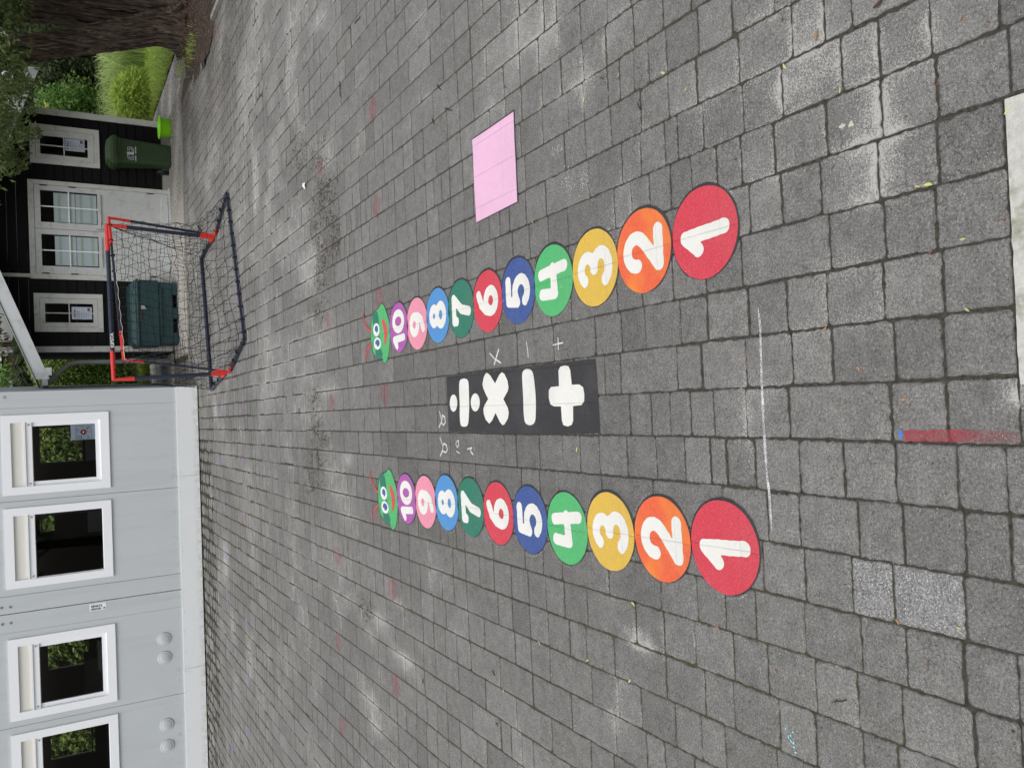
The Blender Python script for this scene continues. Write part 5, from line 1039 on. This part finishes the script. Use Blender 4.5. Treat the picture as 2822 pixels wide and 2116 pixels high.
for sx in (-1, 1):
    wh = MB().tube([(sx*.19, .42, .10), (sx*.245, .42, .10)], .100, 24).out('wheel', M['rubber'], wb); MB().tube([(sx*.246, .42, .10), (sx*.250, .42, .10)], .05, 16).out('hub', M['green_bin'], wh)
MB().tube([(-.16, .47, .93), (-.16, .53, .95), (.16, .53, .95), (.16, .47, .93)], .014, 8).out('handle', M['bin_lid'], wb)
lo = empty('emblem', (-.045, -.026, .655)); lo.parent = wb; lo.rotation_euler = (R(-2), 0, 0); lo.scale = (1.2, 1, 1.2)
mb = MB()
# outlined double hook round a solid bar, mirrored like the print on the bin
def ring_strip(pts, w):
    for a, b in zip(pts, pts[1:]): mb.tube([(a[0], -.002, a[1]), (b[0], -.002, b[1])], w, 4)
mb.box((-.018, -.004, -.040), (.018, -.001, .050)); mb.box((-.016, -.004, .062), (.016, -.001, .088))
for sg in (-1, 1):
    o_ = [(sg*.018, sg*-.040+.005), (sg*.060, sg*-.040+.005), (sg*.088, sg*-.015+.005), (sg*.088, sg*.035+.005), (sg*.045, sg*.040+.005)]
    i_ = [(sg*.018, sg*-.022+.005), (sg*.055, sg*-.022+.005), (sg*.070, sg*.0+.005), (sg*.066, sg*.018+.005), (sg*.045, sg*.012+.005), (sg*.045, sg*.040+.005)]
    ring_strip(o_, .0048); ring_strip(i_, .0042)
mb.out('emblem_print', M['logo'], lo)
mb = MB(); rr = random.Random(9); x = -.105
while x < .10:
    w = rr.uniform(.006, .013); 
    if not (-.03 < x < -.012): mb.box((x, -.0035, -.068-rr.random()*.004), (x+w, -.001, -.054+rr.random()*.004))
    x += w+.003
mb.out('lettering', M['logo'], lo)
# lime tub
V = []; F = []; n = 36; prof = [(.150, .0), (.158, .01), (.182, .165), (.186, .172), (.205, .174), (.206, .188), (.192, .190), (.178, .172), (.152, .02), (0, .018)]
for r, z in prof[:-1]: V += [(r*math.cos(2*math.pi*j/n), r*math.sin(2*math.pi*j/n), z) for j in range(n)]
V.append((0, 0, prof[-1][1])); V.append((0, 0, 0)); k = len(prof)-1
for i in range(k-1):
    for j in range(n): F.append((i*n+j, i*n+(j+1) % n, (i+1)*n+(j+1) % n, (i+1)*n+j))
for j in range(n): F.append(((k-1)*n+j, (k-1)*n+(j+1) % n, len(V)-2)); F.append(((j+1) % n, j, len(V)-1))
tub = mesh_obj('tub', V, F, M['lime'], smooth=True, loc=(5.045, 15.32, .013)); tag(tub, 'bright lime green round tub at the white corner of the shed', 'tub')
# teal storage chest
ch = empty('storage_chest', (1.728, 15.10, .013), 0, 'dark teal plastic storage chest behind the goals', 'chest')
mb = MB(); W_ = .53
mb.box((-W_, .03, .085), (W_, .58, .305), bev=.012)
for a, b in ((-W_, -.335), (-.095, .095), (.325, W_)): mb.box((a, .03, 0), (b, .58, .084), bev=.008)
mb.box((-.565, .0, .306), (.565, .60, .628), bev=.014); mb.out('body', M['teal'], ch)
mb = MB(); mb.hexa([(-.575, -.02, .631), (.575, -.02, .631), (.575, .62, .631), (-.575, .62, .631)], [(-.575, -.02, .672), (.575, -.02, .672), (.575, .62, .705), (-.575, .62, .705)])
mb.hexa([(-.545, .05, .6715), (.545, .05, .6715), (.545, .60, .700), (-.545, .60, .700)], [(-.50, .14, .752), (.50, .14, .752), (.50, .56, .775), (-.50, .56, .775)])
lid = mb.out('lid', M['teal'], ch); MB().box((-.52, -.024, .650), (.52, -.0205, .662)).out('rim_highlight', M['teal_l'], lid)  # pale strips along the lid ridges are highlights put in as colour
MB().box((-.50, .118, .735), (.50, .136, .748)).out('rim_highlight', M['teal_l'], lid)
MB().box((-.15, -.012, .58), (.15, -.001, .626), bev=.004).out('hand_grip', M['dark'], ch); lt = MB().box((.06, -.030, .54), (.12, -.002, .60)).tube([(.06, -.034, .52), (.12, -.034, .56)], .006, 6).out('latch', M['zinc'], ch)
MB().box((-.42, .0, .26), (.42, .028, .30), bev=.006).out('rib', M['teal'], ch)

# ------------------------------------------------------------------ goals
def L3(a, b, t): return tuple(a[i]+(b[i]-a[i])*t for i in range(3))
def goal(fl, fr, tl, tr, bl, br, label, flat, text):
    ox, oy = (fl[0]+fr[0])/2, (fl[1]+fr[1])/2
    g = empty('mini_goal', (ox, oy, 0), 0, label, 'goal', 'small football goals set back to back'); q = lambda p: (p[0]-ox, p[1]-oy, p[2])
    r = .026; n = 4 if flat else 14; sq = (1.05, .75) if flat else None
    lw = math.dist(tl, tr); e = .36/lw; hp = math.dist(fl, tl); e2 = .20/hp
    T = lambda name, P, rr, m: MB().tube([q(p) for p in P], rr, n, 0, True, sq).out(name, M[m], g)
    T('crossbar', [L3(tl, tr, e), L3(tl, tr, 1-e)], r, 'navy')
    for f, t, o_ in ((fl, tl, tr), (fr, tr, tl)):
        T('post', [L3(f, t, e2), L3(f, t, 1-e2*1.15)], r*.98, 'navy')
        T('top_corner', [L3(t, f, e2*1.15), t, L3(t, o_, e)], r*1.10, 'red')
    for f, t, b in ((fl, tl, bl), (fr, tr, br)):
        lb = math.dist(f, b); T('foot_corner', [L3(f, t, e2), (f[0], f[1], .03), L3((f[0], f[1], .028), b, .18/lb)], r*1.08, 'red')
        T('side_bar', [L3((f[0], f[1], .028), b, .18/lb), b], r*.95, 'navy')
    T('rear_bar', [bl, br], r*.95, 'navy')
    # net: rear sheet and two side sheets, slack
    nt_ = MB(); rr = random.Random(len(label)); c0 = nt_
    def sheet(A, B, C, D, nu, nv, bulge, hug=False):
        """A-B top edge, D-C bottom edge"""
        G = []
        n3 = (Vector(B)-Vector(A)).cross(Vector(D)-Vector(A)).normalized()
        for i in range(nu+1):
            row = []
            for j in range(nv+1):
                u, v = i/nu, j/nv; ph = .35*math.sin(u*7+j*.6)+.3*math.sin(v*9+i*.5); uu = min(1, max(0, u+ph*.25/nu*(1 if 0 < i < nu else 0))); vv = min(1, max(0, v+ph*.5/nv*(1 if 0 < j < nv else 0)))
                top = Vector(A).lerp(Vector(B), uu); bot = Vector(D).lerp(Vector(C), uu); p = top.lerp(bot, vv)
                if hug:   # the slack right edge has slid down beside the post
                    w = uu**5; F_ = Vector(fr); e_ = Vector(tr).lerp(F_+Vector((.02, -.05, .20)), min(1, vv/.62)) if vv < .62 else (F_+Vector((.02, -.05, .20))).lerp(Vector(C), (vv-.62)/.38)
                    p = p*(1-w)+e_*w
                s = math.sin(math.pi*vv)*math.sin(math.pi*min(1, uu*1.0))
                p += n3*bulge*s+Vector((0, 0, -1))*(abs(bulge)*.55*s)+Vector((rr.gauss(0, .011), rr.gauss(0, .011), rr.gauss(0, .012)))*(1 if 0 < i < nu and 0 < j < nv else .2)
                if p.z < .008: p.z = .008+rr.random()*.01
                row.append(q(p))
            G.append(row)
        def strand(P):
            out = []
            for a, b in zip(P, P[1:]):
                out += [a, tuple((a[k]+b[k])/2+(rr.gauss(0, .005) if k < 2 else -.006+rr.gauss(0, .004)) for k in range(3))]
            nt_.tube(out+[P[-1]], .0030, 3, 0, False)
        for i in range(nu+1): strand(G[i])
        for j in range(nv+1): strand([G[i][j] for i in range(nu+1)])
    sheet(tl, tr, br, bl, 17, 14, .16 if not flat else -.16, flat)
    sheet(tl, L3(tl, fl, .02), fl, bl, 6, 12, .06); (sheet(tr, L3(tr, fr, .02), fr, br, 6, 12, -.06) if not flat else None)
    nt_.out('net', M['net'], g)
    for a, b, k in ((bl, br, 12), (tl, tr, 9), (fl, bl, 4), (fr, br, 4)):
        for i in range(k):
            p = L3(a, b, (i+.5)/k); p = (p[0], p[1], p[2]-.002+(.026 if p[2] < .02 else 0)); d = Vector(b)-Vector(a); d.normalize(); d *= .006
            MB().tube([q(tuple(Vector(p)-d)), q(tuple(Vector(p)+d))], .0285, 8, 0).out('net_tie', M['net'], g)
    return g, q
zb = .028
gA, qA = goal((.48, 10.93, 0), (2.34, 11.42, 0), (.43, 10.98, 1.322), (2.42, 11.40, 1.316), (.30, 11.98, zb), (2.24, 12.43, zb), 'mini football goal whose round crossbar carries the white lettering', False, True)
gB, qB = goal((.48, 10.63, 0), (2.34, 11.28, 0), (.655, 10.62, 1.235), (2.47, 11.20, 1.303), (.82, 9.65, zb), (2.69, 10.37, zb), 'mini football goal lying nearest the caterpillars with flat bars and a net sagging toward them', True, False)
ta = Vector((2.42, 11.40, 1.316))-Vector((.43, 10.98, 1.322)); za_ = math.atan2(ta.y, ta.x)
pt = Vector((.43, 10.98, 1.322))+ta.normalized()*.40
text_part('lettering', 'KIPSTA', .052, M['letter'], gA, qA((pt.x+.027*math.sin(za_)*1.0, pt.y-.0275*math.cos(za_), pt.z-.018)), (math.pi/2, 0, za_), .001, .0012, 1.15)
# pale cord along goal B's bar
cb = MB(); P = []
for i in range(15):
    t = .08+.62*i/14; p = L3((.655, 10.62, 1.235), (2.47, 11.20, 1.303), t); P.append(qB((p[0], p[1]-.030, p[2]-.012-.012*abs(math.sin(i*1.57)))))
cb.tube(P, .0028, 5); p0 = qB((.655, 10.60, 1.22)); cb.tube([P[0], p0, (p0[0], p0[1]+.0, p0[2]-.12)], .005, 5); cb.out('cord', M['strap'], gB)
tag(MB().tube([(0, 0, .01), (.16, .35, .012)], .012, 5).tube([(.06, .12, .02), (.02, .3, .03)], .006, 4).out('stick', M['twig'], loc=(2.62, 12.4, .0)), 'dark stick on the paving behind the goals near the shed doors', 'stick')

# ------------------------------------------------------------------ big tree by the paving
def trunk_mesh(mb, P, rad, n=120, amp=.19, seed=1, flare=0):
    rr = random.Random(seed); ph = [rr.random()*6.3 for _ in range(6)]; base = len(mb.V); rows = []
    # resample
    Q = []; 
    for i in range(len(P)-1):
        for k in range(8): t = k/8; Q.append((Vector(P[i]).lerp(Vector(P[i+1]), t), rad[i]+(rad[i+1]-rad[i])*t))
    Q.append((Vector(P[-1]), rad[-1]))
    for i, (p, r) in enumerate(Q):
        z = p.z
        for j in range(n):
            a = 2*math.pi*j/n; tw = a+.25*math.sin(z*.9+ph[0])
            ridge = .42*abs(math.sin(4.5*tw+ph[1]+.4*math.sin(z*2.1)))+.30*abs(math.sin(11*tw+ph[2]+z*1.1+.5*math.sin(z*4)))+.28*abs(math.sin(23*tw+ph[3]-z*1.7+.6*math.sin(z*7+a*3)))
            fl = flare*max(0, 1-z/.45)**2*(1+.8*math.sin(5*a+ph[4])+.4*math.sin(11*a+ph[5]))
            q = r*(1-amp+amp*1.6*ridge)+fl+rr.gauss(0, r*.008); mb.V.append((p.x+q*math.cos(a), p.y+q*math.sin(a), p.z))
    m = len(Q)
    for i in range(m-1):
        for j in range(n): mb.F.append((base+i*n+j, base+i*n+(j+1) % n, base+(i+1)*n+(j+1) % n, base+(i+1)*n+j)); mb.M.append(0)
tr = empty('tree', (6.2, 13.6, 0), 0, 'big twin trunk tree with shaggy brown bark beside the paving', 'tree')
q = lambda x, y, z: (x-6.2, y-13.6, z)
mb = MB(); trunk_mesh(mb, [q(6.75, 13.85, -.05), q(6.62, 13.85, .35), q(6.50, 13.85, 1.0), q(6.42, 13.85, 1.7), q(6.36, 13.85, 2.4), q(6.1, 13.9, 4.2), q(6.0, 14, 6.5)], [.58, .47, .43, .41, .40, .36, .28], seed=3, flare=.16)
mb.out('trunk', M['bark'], tr)
mb = MB(); trunk_mesh(mb, [q(6.06, 13.42, -.05), q(5.98, 13.42, .42), q(5.80, 13.42, .85), q(5.64, 13.42, 1.3), q(5.45, 13.40, 1.8), q(5.26, 13.38, 2.3), q(4.75, 13.3, 3.4), q(4.3, 13.2, 5.0)], [.29, .250, .225, .200, .195, .190, .16, .10], seed=8, flare=.05)
mb.out('trunk', M['bark'], tr)
mb = MB(); rr = random.Random(4)
for k in range(26):
    a = rr.uniform(math.pi*.80, math.pi*1.75); r0 = rr.uniform(.38, .52); L_ = rr.uniform(.12, .40); cx_ = 6.30
    P = []; 
    for i in range(6): t = i/5; aa = a+.5*math.sin(k+t*2.2)*t; P.append(q(cx_+(r0+L_*t)*math.cos(aa), 13.55+(r0*.8+L_*.8*t)*math.sin(aa), .22*(1-t)**2+.035))
    mb.tube(P, [.06, .052, .045, .036, .028, .015], 7)
mb.out('roots', M['bark'], tr)
# crown: overhanging drooping sprays low over the shed front
def low(x):   # lowest leaf height at y = 12.6 for a given x
    return 2.06+.10*math.sin(x*4.2)+.07*math.sin(x*9+1)+(.42 if 4.78 < x < 5.5 else 0)+max(0, 4.15-x)*.30
P = []; D = []; T = []
for _ in range(520):
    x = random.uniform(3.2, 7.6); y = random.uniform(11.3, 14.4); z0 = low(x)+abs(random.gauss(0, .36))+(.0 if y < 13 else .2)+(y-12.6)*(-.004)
    L_ = random.uniform(.25, .55); tone = random.uniform(.1, .8) if z0 < low(x)+.5 else random.uniform(0, .4)
    a = random.random()*6.28; sw = random.uniform(.1, .3)
    for k in range(int(84)):
        t = random.random(); px = x+math.cos(a)*sw*(1-t)+random.gauss(0, .05); py = y+math.sin(a)*sw*(1-t)+random.gauss(0, .05); pz = z0+L_*(1-t)**1.0*.9+random.gauss(0, .02)
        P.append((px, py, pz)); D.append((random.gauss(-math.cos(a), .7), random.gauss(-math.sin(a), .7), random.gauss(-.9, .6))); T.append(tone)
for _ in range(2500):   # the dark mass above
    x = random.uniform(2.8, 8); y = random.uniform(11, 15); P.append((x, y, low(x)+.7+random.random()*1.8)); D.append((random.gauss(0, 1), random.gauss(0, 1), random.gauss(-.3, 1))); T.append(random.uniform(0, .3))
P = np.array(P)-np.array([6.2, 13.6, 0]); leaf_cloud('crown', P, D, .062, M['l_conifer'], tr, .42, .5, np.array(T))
mb = MB()
for (a, b, c, r) in (((5.5, 13.5, 1.95), (5.0, 13.2, 2.35), (4.4, 12.8, 2.9), .045), ((4.9, 13.3, 2.25), (4.75, 13.2, 2.02), (4.68, 13.1, 1.9), .018), ((5.5, 13.4, 2.6), (4.6, 12.6, 2.75), (3.6, 12.2, 3.1), .05), ((6.2, 13.6, 2.7), (6.0, 12.5, 2.8), (5.6, 11.6, 2.9), .04), ((5.2, 13.3, 2.35), (5.0, 13.6, 2.2), (4.75, 13.9, 2.25), .022)):
    mb.tube([q(*a), q(*b), q(*c)], [r, r*.8, r*.5], 8)
for _ in range(34):
    x, y = random.uniform(3.5, 7), random.uniform(11.5, 14); z = low(x)+.2; mb.tube([q(x, y, z+.55), q(x+random.gauss(0, .12), y, z+.25), q(x+random.gauss(0, .2), y+random.gauss(0, .1), z)], [.006, .005, .003], 4)
mb.out('branch', M['wood'], tr)
P = []
for _ in range(130): a = random.gauss(0, .14); P.append((5.32+a, 12.45+random.gauss(0, .22), .04))
tag(blades('grass_tuft', P, .12, .006, .8, M['l_grass']), 'short green grass tuft on the soil under the big tree', 'grass tuft')
P = [(5.50+random.gauss(0, .06), 13.70+random.gauss(0, .18), .02) for _ in range(120)]
tag(blades('grass_tuft', P, .10, .006, .8, M['l_grass']), 'grass tuft squeezed between the tree soil and the pale path', 'grass tuft')
# soil crumbs and dead leaves under the tree
mb = MB()
for _ in range(4200):
    px, py = random.uniform(4.75, 6.6), random.uniform(10.4, 14); a = random.random()*6.28; l = random.uniform(.006, .022); z = .05+random.random()*.02
    mb.add([(px-l*math.cos(a), py-l*math.sin(a), z), (px+l*.4*math.sin(a), py-l*.4*math.cos(a), z), (px+l*math.cos(a), py+l*math.sin(a), z+.006), (px-l*.4*math.sin(a), py+l*.4*math.cos(a), z+.004)], [(0, 1, 2, 3)], random.choice((0, 0, 0, 1, 2)))
tag(mb.out('leaf_litter', [M['debris'], M['f_br'], M['f_rd']]), 'brown leaf litter on the soil under the big tree', 'litter', kind='stuff')

# ------------------------------------------------------------------ garden beyond
N_ = 26000; xs = rng.uniform(6.0, 11.5, N_); ys = 14.2+rng.random(N_)*7; k_ = (xs > 6.04) & (ys > 14.3+(xs-6)*.0)
tag(blades('grass', np.stack([xs, ys, np.full(N_, .0)], 1)[k_], .16, .008, .8, M['l_grass'], seg=3), 'long green grass beyond the pale path', 'grass', kind='stuff')
def grassclump(x, y, h, n, label, mat='l_orn', lean=1.15, w=.013, spread=.2):
    P = [(random.gauss(0, spread), random.gauss(0, spread), 0) for _ in range(n)]; e = blades('ornamental_grass', P, h, w, lean, M[mat], seg=6); e.location = (x, y, 0); tag(e, label, 'ornamental grass', 'arching ornamental grasses'); return e
grassclump(7.75, 19.2, 1.45, 1100, 'tall pale arching ornamental grass clump behind the big tree', spread=.32)
grassclump(6.75, 19.9, 1.35, 600, 'arching ornamental grass clump nearest the shed corner', spread=.22)
grassclump(8.9, 19.6, 1.4, 800, 'arching ornamental grass clump hidden half by the trunk', spread=.3)
e = empty('mound_shrub', (6.60, 18.3, 0), 0, 'low rounded bright yellow green shrub in front of the tall grass', 'shrub')
th = rng.random(11000)*2*np.pi; ph = np.arccos(rng.random(11000)); rr_ = .44*(.86+.22*rng.random(11000))
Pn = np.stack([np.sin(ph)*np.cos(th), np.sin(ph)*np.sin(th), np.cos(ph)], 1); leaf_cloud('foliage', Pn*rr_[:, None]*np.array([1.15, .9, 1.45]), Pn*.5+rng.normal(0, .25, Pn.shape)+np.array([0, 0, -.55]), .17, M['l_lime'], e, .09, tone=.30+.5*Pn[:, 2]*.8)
mesh_obj('core', [tuple(v*np.array([.38, .34, .56])) for v in [np.array([math.sin(R(p))*math.cos(R(a)), math.sin(R(p))*math.sin(R(a)), math.cos(R(p))]) for p in (1, 30, 60, 92) for a in range(0, 360, 30)]], [(i*12+j, (i+1)*12+j, (i+1)*12+(j+1) % 12, i*12+(j+1) % 12) for i in range(3) for j in range(12)], simple('shrub_core', (.06, .12, .01, 1)), e)
def bush(name, x, y, rx, ry, rz, zc, mat, label, nclump, per, size, cat, group=None, trunk=None, aspect=.5):
    e = empty(name, (x, y, 0), 0, label, cat, group); cp = []; cr = []
    for _ in range(nclump):
        u = rng.normal(size=3); u /= np.linalg.norm(u); r = rng.random()**.4; cp.append(np.array([u[0]*rx*r, u[1]*ry*r, max(.05, zc+u[2]*rz*r)])); cr.append(.16+.22*rng.random()*min(rx, rz)**.5)
    P, D, T = clumps(0, cp, cr, per); P[:, 2] = np.maximum(P[:, 2], .02); leaf_cloud('crown', P, D, size, M[mat], e, aspect, tone=T)
    mb = MB()
    if trunk: mb.tube([(0, 0, 0), (.05, 0, zc*.6), (.1, .05, zc)], [trunk, trunk*.8, trunk*.4], 9)
    for _ in range(9):
        c = random.choice(cp); mb.tube([(0, 0, .02 if not trunk else zc*.5), (c[0]*.5, c[1]*.5, c[2]*.6), tuple(c)], [.02, .014, .006], 5)
    mb.out('stem' if not trunk else 'trunk', M['wood'], e)
    return e
bush('shrub', 7.0, 21.2, .9, .6, .8, 1.45, 'l_mid', 'mid green leafy shrub behind the ornamental grass', 46, 130, .085, 'shrub', 'shrubs at the back of the garden')
bush('shrub', 6.45, 20.9, .45, .5, .5, 1.75, 'l_yel', 'shrub with pale yellow tipped leaves by the shed corner', 16, 60, .09, 'shrub', 'shrubs at the back of the garden')
bush('shrub', 8.7, 21.4, 1.1, .6, .9, 1.5, 'l_dark', 'dark green shrub half behind the big tree', 46, 120, .09, 'shrub', 'shrubs at the back of the garden')
bush('shrub', 10.4, 21.8, 1.2, .8, 1.2, 1.5, 'l_dark', 'dark shrub beside the neighbouring building at the garden edge', 40, 120, .10, 'shrub', 'shrubs at the back of the garden')
mb = MB(); n = 5
tag(bush('hedge', 8.6, 23.6, 3.4, .7, 1.5, 1.4, 'l_dark', 'very dark evergreen hedge closing the garden', 150, 70, .14, 'hedge'), kind=None)
nb = empty('neighbour_house', (7.6, 24.6, 0), 0, 'neighbouring building with pale roof panels seen under the tree', 'building')
MB().box((-3.2, 0, 0), (4, .2, 2.62)).out('wall', M['nb_wall'], nb); MB().box((-3.2, -.6, 2.10), (.9, -.5, 2.16)).out('fascia', M['white_fascia'], nb)
MB().hexa([(-3.2, -.55, 2.60), (4, -.55, 2.60), (4, 3, 4.2), (-3.2, 3, 4.2)], [(-3.2, -.55, 2.66), (4, -.55, 2.66), (4, 3, 4.26), (-3.2, 3, 4.26)]).out('roof', M['slate'], nb)
# passage between shed and cabin: leafy hedge with long grass in front
def leafwall(name, x0, x1, y0, y1, z1, n, mat, label, cat, size=.07, core=True, z0=0, holes=0):
    e = empty(name, ((x0+x1)/2, (y0+y1)/2, 0), 0, label, cat); w, d = (x1-x0)/2, (y1-y0)/2
    P = np.stack([rng.uniform(-w, w, n), -d+(rng.random(n)**1.6)*d*1.2, z0+(z1-z0)*rng.random(n)], 1); P[:, 1] += .12*np.sin(P[:, 0]*3.1)*np.sin(P[:, 2]*2.7)
    P[:, 2] += .15*np.sin(P[:, 0]*2.3)*(P[:, 2]/z1)
    D = rng.normal(0, .7, (n, 3)); D[:, 1] -= .8; D[:, 2] -= .3
    leaf_cloud('foliage', P, D, size, M[mat], e, .55, tone=.5+.35*np.sin(P[:, 0]*4.3+1)*np.sin(P[:, 2]*3.7+P[:, 0]))
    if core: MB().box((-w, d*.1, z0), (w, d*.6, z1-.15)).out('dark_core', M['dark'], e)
    return e
leafwall('hedge', .15, 1.6, 20.3, 21.6, 2.35, 15000, 'l_hedge', 'light green leafy hedge in the gap between cabin and shed', 'hedge', .065)
leafwall('hedge', -10.4, .10, 20.9, 22.6, 3.6, 60000, 'l_lime2', 'long light green hedge behind the grey cabin', 'hedge', .15)
tag(blades('grass', [(random.uniform(.2, 1.5), random.uniform(20.05, 20.5), 0) for _ in range(1500)], .45, .010, .8, M['l_grass'], seg=4), 'long grass at the foot of the hedge in the gap', 'grass', kind='stuff')
# trees and palm above the shed roof
bush('tree', 1.9, 25.0, 1.5, 1.0, 1.0, 4.0, 'l_dark', 'dark leafy tree standing beyond the shed roof', 44, 60, .13, 'tree', 'trees beyond the shed', .12)
bush('tree', .2, 24.6, 1.3, .9, 1.0, 3.0, 'l_mid', 'mid green tree beyond the gap between cabin and shed', 34, 60, .11, 'tree', 'trees beyond the shed', .10)
bush('tree', 4.2, 26, 1.8, 1.2, 1.5, 4.6, 'l_dark', 'dark tree far behind the middle of the shed', 44, 60, .14, 'tree', 'trees beyond the shed', .14)
pm = empty('palm', (1.15, 22.8, 0), 0, 'dark palm with long fronds behind the end of the gutter', 'palm'); MB().tube([(0, 0, 0), (.03, 0, 1.2), (0, .05, 2.2)], [.13, .11, .10], 10).out('trunk', M['wood'], pm)
for k in range(15):
    a = k*2.4; P = []; D = []
    for i in range(90):
        t = i/90; rr2 = 1.35*t; z = 2.25+.75*math.sin(t*2.6)*(.9 if k % 3 else .3)-.5*t*t; px, py = rr2*math.cos(a), rr2*math.sin(a); s_ = 1 if i % 2 else -1
        P.append((px, py, z)); D.append((-math.sin(a)*s_+.6*math.cos(a), math.cos(a)*s_+.6*math.sin(a), -.55))
    leaf_cloud('frond', P, D, .34, M['l_dark'], pm, .07, .2)
# brown house glimpsed between the trees
hb_ = empty('brown_house', (2.3, 30, 0), 0, 'brown house glimpsed through the trees over the shed', 'building'); MB().box((-.9, 0, 0), (-.3, 3, 3.3)).out('wall', M['brown'], hb_); MB().hexa([(-1.0, -.2, 3.3), (-.2, -.2, 3.3), (-.2, 3.2, 3.3), (-1.0, 3.2, 3.3)], [(-1.0, 1.4, 3.7), (-.2, 1.4, 3.7), (-.2, 1.6, 3.7), (-1.0, 1.6, 3.7)]).out('roof', M['slate'], hb_)
# everything behind the camera that the cabin glass could mirror: a plain school wall and trees
bush('tree', -7, -9, 2.6, 2, 2.2, 4.2, 'l_mid', 'round green tree behind the photographer, mirrored faintly in the cabin glass', 40, 30, .3, 'tree', 'trees behind the photographer', .2)
bush('tree', 1, -11, 2.8, 2, 2.3, 4.4, 'l_mid', 'wide green tree behind the photographer, mirrored faintly in the glass', 40, 30, .3, 'tree', 'trees behind the photographer', .2)
